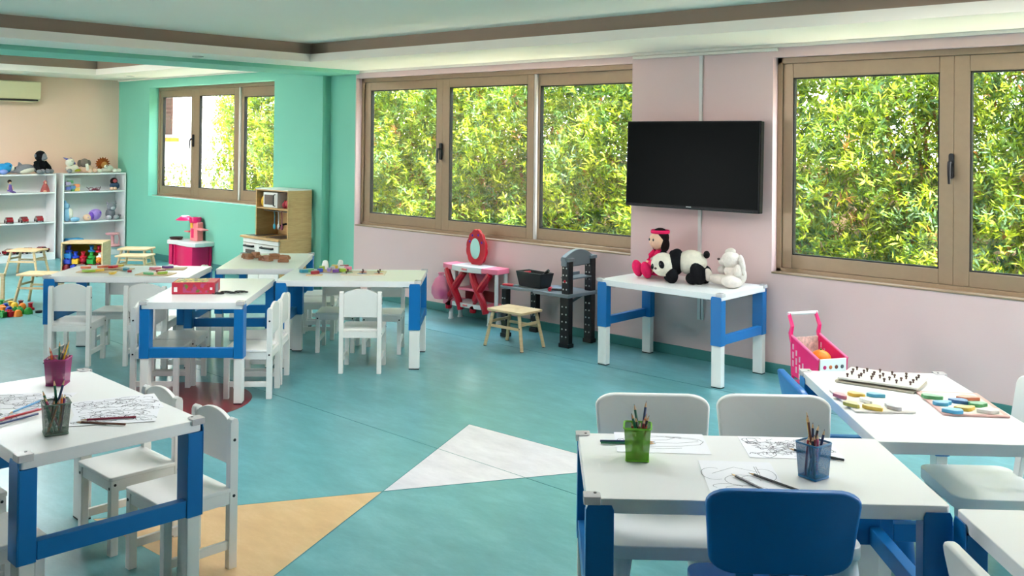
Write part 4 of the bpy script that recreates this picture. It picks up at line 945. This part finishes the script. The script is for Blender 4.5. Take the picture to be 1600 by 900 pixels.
B1C = tag(MB().prism(rrect(.30, .215, .008, 3), 0, .007).build('puzzle_board', M('board_lilac', (226, 220, 212), .5, .06, 20), None, .001, (-1.4625, 3.522, TH + .0005), (0, 0, R(-48))), 'pale lilac puzzle board with seven animal shapes', 'puzzle board')
B2C = tag(MB().prism(rrect(.315, .225, .008, 3), 0, .007).build('puzzle_board', M('board_rose', (220, 176, 168), .5, .10, 20), None, .001, (-1.2115, 3.719, TH + .0005), (0, 0, R(-53))), 'rose puzzle board with vehicle shapes near the right picture edge', 'puzzle board')
MB().prism(rrect(.285, .19, .006, 3), .007, .0074).build('printed_panel', M('print_cream', (234, 230, 212), .5, .10, 16), B2C)
MB().prism(rrect(.27, .185, .006, 3), .007, .0074).build('printed_panel', M('print_cream', (0, 0, 0)), B1C)
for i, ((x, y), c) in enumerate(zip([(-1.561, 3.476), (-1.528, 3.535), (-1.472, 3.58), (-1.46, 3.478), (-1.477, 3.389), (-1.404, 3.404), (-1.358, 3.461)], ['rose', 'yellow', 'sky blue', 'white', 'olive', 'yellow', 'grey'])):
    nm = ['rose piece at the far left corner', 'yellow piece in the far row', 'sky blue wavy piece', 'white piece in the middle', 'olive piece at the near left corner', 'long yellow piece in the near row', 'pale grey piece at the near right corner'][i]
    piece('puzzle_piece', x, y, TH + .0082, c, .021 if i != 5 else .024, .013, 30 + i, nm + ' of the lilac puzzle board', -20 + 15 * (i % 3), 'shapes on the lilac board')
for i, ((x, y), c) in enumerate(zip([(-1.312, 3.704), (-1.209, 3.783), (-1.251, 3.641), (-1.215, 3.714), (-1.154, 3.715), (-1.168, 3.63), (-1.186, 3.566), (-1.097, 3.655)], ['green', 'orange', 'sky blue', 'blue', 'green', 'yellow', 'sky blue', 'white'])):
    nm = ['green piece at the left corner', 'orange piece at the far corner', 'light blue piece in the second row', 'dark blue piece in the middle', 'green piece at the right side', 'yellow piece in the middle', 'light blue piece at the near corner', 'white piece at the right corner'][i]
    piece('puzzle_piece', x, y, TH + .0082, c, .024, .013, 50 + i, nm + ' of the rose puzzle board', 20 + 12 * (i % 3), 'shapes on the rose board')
PBM = M('board_grey', (222, 220, 210), .5, .05, 14)
tag(MB().prism(rrect(.30, .212, .006, 3), 0, .008).build('peg_puzzle_board', M('board_kraft', (190, 182, 160), .6, .08, 20), None, .001, (-1.552, 3.834, TH + .0005), (0, 0, R(7.0))), 'lower board of the peg puzzle stack', 'puzzle board')
pb_ = tag(MB().prism(rrect(.30, .212, .006, 3), 0, .007).build('peg_puzzle_board', PBM, None, .001, (-1.546, 3.838, TH + .0165), (0, 0, R(9.5))), 'upper peg puzzle board with rows of dark knobs', 'puzzle board')
bx('spacer', M('board_kraft', (0, 0, 0)), pb_, -.13, .13, -.09, .09, -.0075, 0)
c_, s_ = math.cos(R(-9.5)), math.sin(R(-9.5)); PKM = M('knob_brown', (74, 44, 40), .4, .2, 60)
for i, (x, y) in enumerate([(-1.669, 3.878), (-1.666, 3.834), (-1.651, 3.788), (-1.648, 3.739), (-1.628, 3.881), (-1.626, 3.845), (-1.611, 3.784), (-1.606, 3.752), (-1.585, 3.848), (-1.576, 3.812), (-1.562, 3.766), (-1.584, 3.903), (-1.545, 3.807), (-1.549, 3.847), (-1.534, 3.9), (-1.508, 3.859), (-1.506, 3.803), (-1.511, 3.764), (-1.483, 3.914), (-1.467, 3.871), (-1.469, 3.825), (-1.468, 3.775), (-1.437, 3.921), (-1.43, 3.88), (-1.424, 3.829), (-1.419, 3.787)]):
    dx, dy = x + 1.546, y - 3.838; u, v = dx * c_ - dy * s_, dx * s_ + dy * c_
    if i == 0: K0 = MB().lathe([(.0035, 0), (.0030, .006), (.0052, .009), (.0056, .012), (.0035, .0145), (0, .015)], n=10).build('knob', PKM, pb_); kk = K0
    else: kk = K0.copy(); COL.objects.link(kk); kk.parent = pb_
    kk.location = (u, v, .007)

# ------------------------------------------------------------ toys on the centre tables
tag(MB().prism([(-.10, -.05), (-.02, -.07), (.08, -.05), (.11, .0), (.09, .06), (.0, .075), (-.08, .05)], 0, .006).build('toy_tray', PLY, None, .001, (-5.63, 4.20, TH + .0005), (0, 0, R(55))), 'curved plywood tray under the colourful toy shapes', 'toy tray')
tag(MB().prism(rrect(.11, .05, .006, 3), 0, .006).build('toy_tray', PLY, None, .001, (-5.54, 3.975, TH + .0005), (0, 0, R(48))), 'small plywood tray at the left of the toy shapes', 'toy tray')
T2P = [(-5.664, 3.972, 'teal'), (-5.664, 4.02, 'green'), (-5.556, 3.99, 'dark red'), (-5.627, 4.085, 'royal blue'), (-5.713, 4.164, 'lime'), (-5.600, 4.145, 'lilac'), (-5.654, 4.214, 'grey'), (-5.708, 4.273, 'yellow'), (-5.62, 4.268, 'white'), (-5.528, 4.204, 'lime'), (-5.662, 4.323, 'dark red'), (-5.575, 4.29, 'pink'), (-5.53, 4.15, 'purple')]
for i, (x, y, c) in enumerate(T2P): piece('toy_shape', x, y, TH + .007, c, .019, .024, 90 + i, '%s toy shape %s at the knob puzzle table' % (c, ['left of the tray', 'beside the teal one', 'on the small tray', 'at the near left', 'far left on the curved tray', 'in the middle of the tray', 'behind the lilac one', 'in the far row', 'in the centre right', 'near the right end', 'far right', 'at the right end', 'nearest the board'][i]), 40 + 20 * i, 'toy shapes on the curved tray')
tag(MB().lathe([(0, 0), (.026, 0), (.024, .03), (.018, .055), (.010, .062), (0, .063)], (0, 0, 0), 18).build('white_toy_cup', WHITEP, None, 0, (-5.757, 4.225, TH + .0008)), 'upturned white plastic cup behind the toy shapes', 'toy cup')
kb = tag(MB().prism(rrect(.30, .19, .006, 3), 0, .008).build('knob_puzzle_board', M('board_birch', (222, 210, 186), .5, .08, 20), None, .001, (-5.375, 4.275, TH + .0005), (0, 0, R(45))), 'pale knob puzzle board at the middle of the right centre table', 'puzzle board')
for i in range(9):
    rs = random.Random(60 + i); u, v = -.11 + .105 * (i % 3) + rs.uniform(-.012, .012), -.06 + .06 * (i // 3); c = ['grey', 'blue', 'orange', 'green', 'dark red', 'grey', 'brown', 'rose', 'olive'][i]
    p = MB().prism(blob(70 + i, .020), .008, .0095).build('puzzle_shape', M('paint_' + c.replace(' ', '_'), COLN[c], .4, .08, 30), kb); p.location = (u, v, 0)
    k = MB().lathe([(.004, .0095), (.0035, .016), (.006, .02), (.006, .024), (0, .026)], n=8).build('knob', PKM, p)
T3P = [(-6.618, 4.13, 0), (-6.70, 4.17, 40), (-6.66, 4.221, 10), (-6.488, 4.183, 60), (-6.418, 4.172, 15), (-6.545, 4.335, 5), (-6.48, 4.263, 70), (-6.415, 4.325, 20), (-6.285, 4.225, 50)]
for i, (x, y, a) in enumerate(T3P):
    b = MB(); b.box(-.04, .04, -.022, .022, 0, .020); b.box(-.028, .03, -.02, .02, .020, .044) if i % 2 == 0 else b.prism([(-.035, -.018), (.045, 0), (-.035, .018)], .02, .034)
    w = thing('toy_block_vehicle', '%s brown wooden toy block from the left before the play kitchen' % ORD[i], 'toy block', (x, y, TH + .0008), a, 'brown wooden toy blocks'); b.build('block', BROWNW, w, .003)
    for sx in (-.025, .025): MB().cyl((sx, -.026, .012), (sx, .026, .012), .012, n=12).build('wheel', BROWNW, w)
for (x, y, rz, w_, h_, lb) in ((-6.70, 3.00, 44, .26, .15, 'plywood puzzle tray at the left of the far left table'), (-6.72, 3.12, 40, .24, .13, 'plywood puzzle tray behind the orange pieces on the far left table'), (-6.31, 3.22, 38, .24, .14, 'plywood puzzle tray beside the puzzle box on the far left table'), (-6.50, 3.41, 48, .24, .13, 'plywood puzzle tray at the right end of the far left table')):
    tag(MB().prism(rrect(w_, h_, .006, 3), 0, .005).build('puzzle_tray', PLY, None, .001, (x, y, TH + .0005), (0, 0, R(rz))), lb, 'puzzle tray')
T4P = [(-6.878, 2.982, 'orange', 'lying alone at the far left'), (-6.681, 2.928, 'lime', 'on the left tray'), (-6.684, 2.980, 'yellow', 'next to the lime piece'), (-6.842, 3.088, 'orange', 'behind the others'), (-6.787, 3.143, 'red', 'beside the long orange piece'), (-6.809, 3.195, 'yellow', 'in the far row'), (-6.486, 2.999, 'yellow', 'lying loose at the front'), (-6.609, 3.148, 'teal', 'in the middle of the table'), (-6.487, 3.116, 'dark red', 'lying small beside the teal one'), (-6.297, 3.16, 'green', 'at the near edge by the box'), (-6.357, 3.283, 'dark red', 'behind the green piece'), (-6.514, 3.316, 'rose', 'on the right tray'), (-6.511, 3.41, 'purple', 'at the far right'), (-6.266, 3.241, 'lime', 'nearest the box')]
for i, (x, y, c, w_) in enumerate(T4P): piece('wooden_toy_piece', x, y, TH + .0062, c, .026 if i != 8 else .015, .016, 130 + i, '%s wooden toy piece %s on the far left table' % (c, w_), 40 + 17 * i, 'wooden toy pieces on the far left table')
t = thing('puzzle_box', 'red cardboard puzzle box with a garden picture on the middle table', 'box', (-5.435, 3.035, TH + .0008), 49.5); t.scale = (1, 1, 1.25)
BOXR = M('box_red', (188, 44, 66), .45, .06, 20)
bx('carton', BOXR, t, -.125, .125, -.095, .085, 0, .056, .002)
def pict(name, pal):
    m = bpy.data.materials.new(name); m.use_nodes = True; n = m.node_tree.nodes; l = m.node_tree.links
    tcx = n.new('ShaderNodeTexCoord'); v = n.new('ShaderNodeTexVoronoi'); v.inputs['Scale'].default_value = 55; rm = n.new('ShaderNodeValToRGB'); rm.color_ramp.interpolation = 'CONSTANT'
    l.new(tcx.outputs['Object'], v.inputs['Vector']); l.new(v.outputs['Color'], rm.inputs[0]); l.new(rm.outputs[0], n['Principled BSDF'].inputs['Base Color'])
    e = rm.color_ramp.elements; e[0].color = rgb(pal[0]); e[1].position = 1 / len(pal); e[1].color = rgb(pal[1])
    for i in range(2, len(pal)): q = e.new(i / len(pal)); q.color = rgb(pal[i])
    return m
bx('cover_picture', pict('garden_print', [(196, 190, 60), (122, 150, 56), (226, 214, 110), (150, 116, 96), (84, 118, 60), (206, 140, 80), (178, 178, 168)]), t, -.115, .075, -.085, .075, .056, .0566)
bx('side_picture', pict('side_print', [(150, 60, 96), (188, 44, 66), (110, 120, 50), (176, 70, 120), (188, 44, 66)]), t, -.06, .09, -.0956, -.095, .008, .05)
bx('age_mark', M('print_white', (240, 236, 236), .5), t, -.112, -.092, -.0958, -.095, .012, .034); bx('piece_count_mark', M('print_white', (0, 0, 0)), t, .098, .112, -.0958, -.095, .02, .032)
bx('instruction_leaf', M('leaf_grey', (150, 140, 150), .6), t, .127, .130, -.08, .0, 0, .045)
t = thing('metal_puzzle_rings', 'tangle of small dark rings and links beside the red puzzle box', 'toy', (-5.245, 3.15, TH + .001), 50)
rs = random.Random(4)
for k in range(11):
    x, y, r = -.085 + .017 * k, rs.uniform(-.035, .035), rs.uniform(.016, .028)
    MB().tube([(x + r * math.cos(2 * PI * i / 12), y + r * .8 * math.sin(2 * PI * i / 12), .0030 + .0006 * k) for i in range(13)], .0028, 5).build('ring', DKMETAL, t)

# ------------------------------------------------------------ toy crate, toy pile, framed board
t = thing('toy_crate', 'open-fronted pine crate full of toys between bookcase and table', 'crate', (-11.05, 4.80, 0), 50)
w, d, H = .225, .16, .325
bx('side_panel', PINE, t, -w, -w + .016, -d, d, 0, H - .016, .002); bx('side_panel', PINE, t, w - .016, w, -d, d, 0, H - .016, .002); bx('top_panel', PINE, t, -w, w, -d, d, H - .016, H, .002); bx('bottom_panel', PINE, t, -w + .016, w - .016, -d, d, 0, .016); bx('back_panel', M('crate_back_yellow', (206, 174, 40), .6), t, -w + .016, w - .016, d - .012, d - .002, .016, H - .016)
TC = [('royal blue', BLU2), ('red', REDP), ('green', GRN), ('yellow', YEL), ('orange', ORG), ('dark red', M('dark_red_plastic', (0, 0, 0))), ('sky blue', M('sky_plastic', (40, 130, 200), .35)), ('white', WHITEP)]
def toy(nm, i, loc, r, group, where, rs):
    cn, m = TC[i]; kind = rs.choice(['ball', 'brick', 'peg', 'cone'])
    b = MB()
    if kind == 'ball': b.ell((0, 0, r), (r, r * .9, r), nu=14, nv=9)
    elif kind == 'brick':
        b.box(-r * 1.1, r * 1.1, -r * .7, r * .7, 0, r * 1.3)
        for s1 in (-.5, .5): b.cyl((s1 * r, 0, r * 1.3), (s1 * r, 0, r * 1.65), r * .35, n=10)
    elif kind == 'peg': b.lathe([(0, 0), (r, 0), (r, r * .5), (r * .5, r * .7), (r * .5, r * 1.5), (r * .75, r * 1.8), (0, r * 2)], n=14)
    else: b.lathe([(0, 0), (r * 1.1, 0), (r * .9, r), (r * .5, r * 1.5), (0, r * 1.6)], n=14)
    o = b.build('toy_' + kind, m, None, .002 if kind == 'brick' else 0, loc, (0, 0, rs.uniform(0, 3)))
    return tag(o, '%s toy %s %s' % (cn, kind, where), 'toy', group)
rs = random.Random(31); c_, s_ = math.cos(R(50)), math.sin(R(50)); idx = 0
spots = ['far left', 'centre left', 'centre', 'centre right', 'far right']; lay_ = ['bottom row', 'second row', 'third row', 'top row']
for row in range(4):
    for q in range(5):
        if row == 3 and q in (2, 1): continue
        u, v = -.168 + .084 * q + rs.uniform(-.006, .006), -.112 + .012 * row + rs.uniform(-.008, .008); zz = .0175 + .064 * row
        ci = [[5, 0, 5, 1, 5], [0, 3, 1, 2, 4], [6, 0, 1, 2, 7], [0, 1, 1, 6, 1]][row][q]
        toy('x', ci, (-11.05 + u * c_ - v * s_, 4.80 + u * s_ + v * c_, zz), .039, 'toys in the pine crate', '%s, %s, in the pine crate' % (spots[q], lay_[row]), rs)
rs = random.Random(52)
PLC = [2, 4, 4, 2, 0, 3, 3, 0, 1, 2, 5, 4, 4, 2, 2, 1]
for i, (x, y) in enumerate([(-9.149, 3.232), (-8.961, 3.171), (-8.793, 3.122), (-8.648, 3.056), (-9.009, 3.214), (-9.023, 3.265), (-8.935, 3.265), (-8.823, 3.179), (-8.639, 3.118), (-8.76, 3.224), (-9.012, 3.345), (-8.6, 3.17), (-8.85, 3.298), (-8.698, 3.222), (-8.66, 3.276), (-8.833, 3.359)]):
    toy('x', PLC[i], (x, y, .0012), .034, 'toy pile on the floor', '%s in the toy pile on the floor' % ['at the far left', 'at the left edge', 'in the left middle', 'at the near left', 'behind the orange one', 'in the far row left', 'in the far row middle', 'in the centre', 'at the near edge', 'right of the centre', 'farthest back', 'nearest the camera', 'in the right middle', 'at the near right', 'right of the near right one', 'at the far right end'][i], rs)
w = thing('toy_ring', 'small black toy ring alone on the floor beside the toy pile', 'toy', (-8.653, 3.36, .001)); MB().cyl((0, 0, 0), (0, 0, .018), .028, n=18).build('tyre', BLACK, w); MB().cyl((0, 0, .018), (0, 0, .020), .014, n=12).build('hub', DKMETAL, w)
w = thing('framed_white_board', 'pine framed white board standing at the left picture edge', 'board', (-9.341, 3.323, 0), 42)
for (x0, x1, z0, z1) in ((-.30, .0, 0, .04), (-.30, .0, .24, .27), (-.03, .0, .04, .24), (-.30, -.27, .04, .24)): bx('frame_bar', PINE, w, x0, x1, -.012, .012, z0, z1, .002)
bx('board', WHITE, w, -.27, -.03, -.004, .004, .04, .24); bx('back_foot', PINE, w, -.02, .0, .012, .16, 0, .02); bx('back_foot', PINE, w, -.29, -.27, .012, .16, 0, .02)

# ------------------------------------------------------------ toys on the bookcases
XS = -12.31
def plush(nm, lb, y, z, rz=0, x=XS): return thing(nm, lb, 'plush toy', (x, y, z), rz)
GRF, BLF, LIF, PUF, ORF = fur('plush_grey', (136, 136, 142)), fur('plush_blue', (54, 150, 208)), fur('plush_light_blue', (150, 196, 226)), fur('plush_purple', (170, 136, 208)), fur('plush_rust', (150, 76, 30))
Z1 = 1.0508
t = plush('plush_seal', 'bright blue plush seal on the left bookcase at the picture edge', 4.355, Z1, 0)
MB().ell((0, -.02, .065), (.07, .10, .065)).build('body', BLF, t); h = MB().ell((.0, .035, .085), (.055, .06, .055)).build('head', BLF, t); MB().ell((.02, .085, .07), (.03, .025, .03)).build('muzzle', PW, h); MB().ell((.035, .108, .075), (.01, .008, .01)).build('nose', PB, h); MB().ell((.05, .05, .10), (.008, .008, .008)).build('eye', PB, h); MB().ell((.07, -.03, .03), (.04, .05, .03)).build('flipper', fur('plush_lavender', (140, 160, 220)), t)
t = plush('plush_dolphin', 'grey plush dolphin between the blue seal and the black gorilla', 4.575, Z1, 0)
b = MB(); b.ell((0, .0, .06), (.055, .125, .055), (8, 0, 0), 18, 12); b.ell((0, -.11, .035), (.04, .06, .025)); b.build('body', GRF, t); MB().ell((.018, .03, .042), (.048, .10, .036), (8, 0, 0)).build('belly', PW, t); MB().prism([(-.07, .085), (.0, .10), (-.055, .145)], -.008, .008, ax='x').build('dorsal_fin', GRF, t); MB().ell((.02, .125, .045), (.025, .035, .016)).build('snout', GRF, t)
t = plush('plush_gorilla', 'black plush gorilla with a grey face sitting on the left bookcase', 4.765, Z1, 20)
b = MB(); b.ell((0, 0, .085), (.075, .075, .09)); b.build('body', PB, t); h = MB().ell((.005, .0, .215), (.062, .066, .068)).build('head', PB, t); MB().ell((.048, .012, .205), (.026, .042, .048)).build('face', GRF, h); MB().ell((.066, .018, .190), (.018, .032, .022)).build('muzzle', GRF, h)
for y in (-.068, .07): MB().ell((.0, y, .22), (.015, .012, .02)).build('ear', GRF, h)
for y in (-.07, .08): MB().tube([(.0, y * .8, .14), (.05, y * 1.1, .08), (.075, y * 1.1, .03)], [.03, .028, .026], 8).build('arm', PB, t); MB().ell((.085, y * 1.15, .028), (.03, .036, .028)).build('hand', GRF, t)
for y in (-.035, .04): MB().ell((.085, y, .03), (.04, .03, .03)).build('foot', GRF, t)
t = plush('plush_unicorn', 'white plush unicorn with a lilac horn at the left of the right bookcase', 5.135, Z1, 0)
b = MB(); b.ell((0, .02, .055), (.06, .08, .055)); b.build('body', PW, t); h = MB().ell((.02, -.02, .135), (.045, .055, .05), (30, 0, 0)).build('head', PW, t); MB().cyl((.02, -.045, .17), (.02, -.10, .195), .016, .003).build('horn', fur('plush_lilac', (128, 120, 180)), h); MB().ell((.055, -.01, .15), (.008, .008, .010)).build('eye', PB, h); MB().ell((.07, -.04, .03), (.04, .03, .028)).build('hoof', GRF, t); MB().lathe([(.055, .02), (.062, .035), (.055, .05)], (0, .06, 0), 16).build('scarf', fur('plush_green_yellow', (190, 190, 60)), t); MB().tube([(-.02, .0, .18), (-.03, .03, .15), (-.02, .06, .11)], .018, 7).build('mane', fur('plush_lilac', (0, 0, 0)), t)
t = plush('plush_elephant', 'grey-brown plush elephant with a cream trunk in the middle of the right bookcase', 5.31, Z1, 0)
GBF = fur('plush_grey_brown', (124, 110, 102)); b = MB(); b.ell((0, .03, .05), (.06, .085, .05)); b.build('body', CRM, t); h = MB().ell((.02, -.01, .125), (.05, .052, .058)).build('head', GBF, t); MB().tube([(.06, .0, .11), (.08, .0, .07), (.085, .0, .03)], [.022, .018, .016], 8).build('trunk', PW, h)
for y in (-.062, .05): MB().ell((.0, y, .12), (.015, .03, .045)).build('ear', GBF, h)
for y in (.04, .10): MB().ell((.07, y, .03), (.035, .03, .03)).build('foot', CRM, t)
t = plush('plush_lion', 'plush lion with a rust brown mane at the right of the right bookcase', 5.555, Z1, 0)
b = MB(); b.ell((-.01, .04, .05), (.055, .09, .05)); b.build('body', PW, t); b = MB(); rs = random.Random(6)
b.ell((.0, -.02, .115), (.045, .072, .066))
for k in range(16): a = 2 * PI * k / 16; b.cyl((.01, -.02 + .05 * math.cos(a), .115 + .045 * math.sin(a)), (.015, -.02 + .095 * math.cos(a), .115 + .085 * math.sin(a)), .022, .004, n=7)
mn = b.build('mane', ORF, t); h = MB().ell((.035, -.01, .10), (.035, .042, .042)).build('face', fur('plush_tan', (190, 130, 70)), t); MB().ell((.062, .0, .08), (.022, .028, .022)).build('muzzle', PW, h); MB().ell((.083, .0, .088), (.007, .010, .007)).build('nose', PB, h)
for y in (-.085, .12, .17): MB().ell((.06, y, .026), (.035, .032, .026)).build('paw', PW, t)
Z2, Z3 = .8268, .4648
t = thing('fashion_doll', 'small doll with dark hair and a violet dress sitting on the left bookcase', 'doll', (XS, 4.425, Z2))
VIO = M('violet_cloth', (104, 82, 150), .8, .3, 60); MB().lathe([(.032, .02), (.026, .05), (.018, .09), (.012, .10)], n=14).build('dress', VIO, t); MB().ell((0, -.004, .128), (.018, .018, .022)).build('head', CRM, t); MB().ell((-.004, -.006, .136), (.022, .024, .022)).build('hair', DKF, t)
for y in (-.012, .014): MB().tube([(.01, y, .025), (.05, y + .015, .012), (.075, y + .02, .008)], .008, 7).build('leg', VIO, t)
for y in (-.03, .03): MB().tube([(0, y * .5, .09), (.01, y, .06), (.02, y * .9, .04)], .006, 6).build('arm', CRM, t)
t = thing('cloth_doll', 'doll in a faded red hooded robe at the right of the left bookcase', 'doll', (XS, 4.832, Z2))
RDC = M('faded_red_cloth', (168, 84, 80), .85, .15, 30); MB().lathe([(.055, 0), (.045, .04), (.03, .08), (.018, .10)], n=16).build('robe', RDC, t); MB().ell((0, 0, .115), (.020, .022, .026)).build('hood', RDC, t); MB().ell((.014, .0, .112), (.010, .013, .016)).build('face', CRM, t); MB().ell((.045, -.02, .01), (.03, .02, .01)).build('foot', CRM, t)
CARR = M('car_red', (150, 22, 34), .22, .05, coat=.5); CARG = M('car_glass', (40, 30, 34), .15)
def toycar():
    t = thing('toy_car', 'x', 'toy car'); L = .09
    b = MB(); pr = [(-.095, .018), (.095, .018), (.098, .034), (.085, .046), (.045, .052), (.02, .072), (-.035, .075), (-.07, .055), (-.095, .050)]; b.prism(pr, -.036, .036, ax='x'); b.build('body', CARR, t, .006)
    MB().prism([(.038, .052), (.018, .068), (-.032, .070), (-.062, .054)], -.0368, .0368, ax='x').build('windows', CARG, t)
    for y in (-.058, .058):
        for x in (-.034, .034): MB().cyl((x - .006, y, .018), (x + .006, y, .018), .018, n=14).build('wheel', BLACK, t)
    return t
c0 = toycar(); CARS = [(4.41, Z3, 80, 'red toy car on the middle shelf of the left bookcase, leftmost'), (4.575, Z3, 85, 'red toy car on the middle shelf of the left bookcase, centre'), (4.755, Z3, 80, 'red toy car on the middle shelf of the left bookcase, rightmost'), (4.22, .0878, 10, 'red toy car cut by the picture edge on the bottom shelf'), (4.44, .0878, 8, 'long red toy car on the bottom shelf behind the stool'), (4.64, .0878, 25, 'red toy car on the bottom shelf, between two other cars'), (4.80, .0878, 30, 'red toy car at the right end of the bottom shelf')]
for i, (y, z, a, lb) in enumerate(CARS):
    c = c0 if i == 0 else copy_tree(c0); c.location = (XS + .02, y, z); c.rotation_euler = (0, 0, R(a)); tag(c, lb, 'toy car', 'red toy cars'); 
Z4, Z5, Z6 = .8228, .4448, .0988
t = thing('bag_of_toy_bricks', 'clear bag of colourful bricks on the top shelf of the right bookcase', 'toy bag', (XS, 5.155, Z4))
MB().box(-.05, .05, -.10, .10, 0, .17).build('clear_bag', thin_mat('clear_bag_film', (226, 234, 234), .16, .15), t, .02)
for (x, y, z, m) in ((.01, -.05, .04, BLU2), (.02, .0, .05, M('sky_plastic', (0, 0, 0))), (.01, .055, .07, ORG), (.0, -.02, .12, GRN), (.02, -.06, .10, M('lilac_plastic', (186, 160, 206), .5)), (.02, .05, .025, YEL), (.015, .02, .02, GRN)): MB().box(x - .025, x + .025, y - .03, y + .03, z - .02, z + .02).build('brick', m, t, .004)
t = thing('toy_glasses', 'dark red toy spectacles lying on the top shelf of the right bookcase', 'toy glasses', (XS + .03, 5.425, Z4))
for y in (-.04, .04): MB().tube([(0, y + .03 * math.cos(2 * PI * i / 14), .022 + .02 * math.sin(2 * PI * i / 14)) for i in range(15)], .004, 6).build('rim', M('glasses_plum', (120, 50, 64), .35), t)
for y in (-.08, .08): MB().tube([(0, y * .9, .03), (-.01, y, .035), (-.03, y * 1.1, .05)], .004, 6).build('temple', DKMETAL, t)
MB().ell((0, .01, .018), (.02, .05, .014)).build('case', M('glasses_plum', (0, 0, 0)), t)
t = plush('plush_monkey', 'small dark plush with a red face and blue jumper on the top right shelf', 5.70, Z4, 0)
MB().ell((0, 0, .055), (.05, .062, .055)).build('jumper', fur('plush_navy', (64, 84, 110)), t); h = MB().ell((.0, -.01, .115), (.042, .048, .045)).build('head', DKF, t); MB().ell((.03, -.01, .118), (.018, .028, .026)).build('face', fur('plush_coral', (196, 92, 92)), h)
for y in (-.06, -.02): MB().ell((.055, y, .022), (.03, .026, .022)).build('foot', CRM, t)
t = plush('plush_light_blue_rabbit', 'light blue plush rabbit leaning in the corner of the middle right shelf', 5.105, Z5, 0)
b = MB(); b.ell((0, -.005, .09), (.06, .058, .09)); b.build('body', LIF, t); MB().ell((.03, .02, .10), (.04, .035, .07)).build('belly', PW, t); h = MB().ell((.0, -.02, .195), (.05, .045, .045)).build('head', LIF, t); MB().ell((.0, -.03, .235), (.02, .018, .035)).build('ear', LIF, h); MB().ell((.06, .07, .03), (.05, .06, .03), (0, 0, 20)).build('leg', LIF, t)
t = plush('plush_purple_puppy', 'purple plush puppy lying on the middle shelf of the right bookcase', 5.41, Z5, 0)
b = MB(); b.ell((0, .04, .074), (.06, .085, .07), (20, 0, 0)); b.build('body', PUF, t); h = MB().ell((.01, -.06, .042), (.045, .055, .042)).build('head', CRM, t); MB().ell((.045, -.065, .045), (.01, .012, .012)).build('eye', PUF, h); MB().ell((.02, -.01, .06), (.04, .03, .05)).build('collar', fur('plush_violet', (120, 80, 180)), t); MB().ell((.04, .09, .10), (.015, .015, .015)).build('spot', fur('plush_violet', (0, 0, 0)), t)
t = plush('plush_cat', 'grey plush cat sitting at the right of the middle shelf', 5.655, Z5, 0)
b = MB(); b.ell((-.01, 0, .075), (.055, .062, .075)); b.build('body', GRF, t); h = MB().ell((.02, .0, .165), (.05, .062, .055)).build('head', GRF, t)
for y in (-.048, .048): MB().cyl((.015, y, .20), (.012, y * 1.2, .240), .022, .003, n=8).build('ear', GRF, h); MB().ell((.05, y, .03), (.04, .034, .03)).build('paw', fur('plush_pale_grey', (190, 190, 194)), t)
MB().ell((.062, 0, .15), (.02, .03, .022)).build('muzzle', fur('plush_pale_grey', (0, 0, 0)), h)
MB().tube([(-.02, .06, .02), (.01, .10, .03), (.02, .11, .06)], .02, 8).build('tail', GRF, t)
t = thing('blue_toy_case', 'blue plastic carry case on the bottom shelf behind the crate', 'toy case', (XS, 5.19, Z6))
b = MB(); b.prism([(-.12, 0), (.12, 0), (.12, .09), (.09, .135), (-.09, .135), (-.12, .09)], -.07, .07, ax='x'); b.build('shell', M('case_blue', (40, 140, 190), .4), t, .01); MB().tube([(.072, .02, .03), (.075, .04, .09), (.075, .09, .09), (.072, .10, .03)], .008, 6).build('handle', WHITEP, t)
t = thing('pink_toy_stand', 'pale pink two-tier toy stand on the bottom shelf of the right bookcase', 'toy stand', (XS + .02, 5.675, Z6))
MB().lathe([(0, 0), (.09, 0), (.10, .012), (.09, .024), (.03, .035), (.02, .05), (.02, .14), (.03, .15), (.08, .152), (.088, .165), (.08, .175), (0, .175)], n=24).build('stand', M('pale_pink_plastic', (244, 172, 176), .4), t); MB().tube([(0, .08, .02), (0, .09, .09), (0, .08, .16)], .006, 6).build('side_rod', M('pale_pink_plastic', (0, 0, 0)), t)
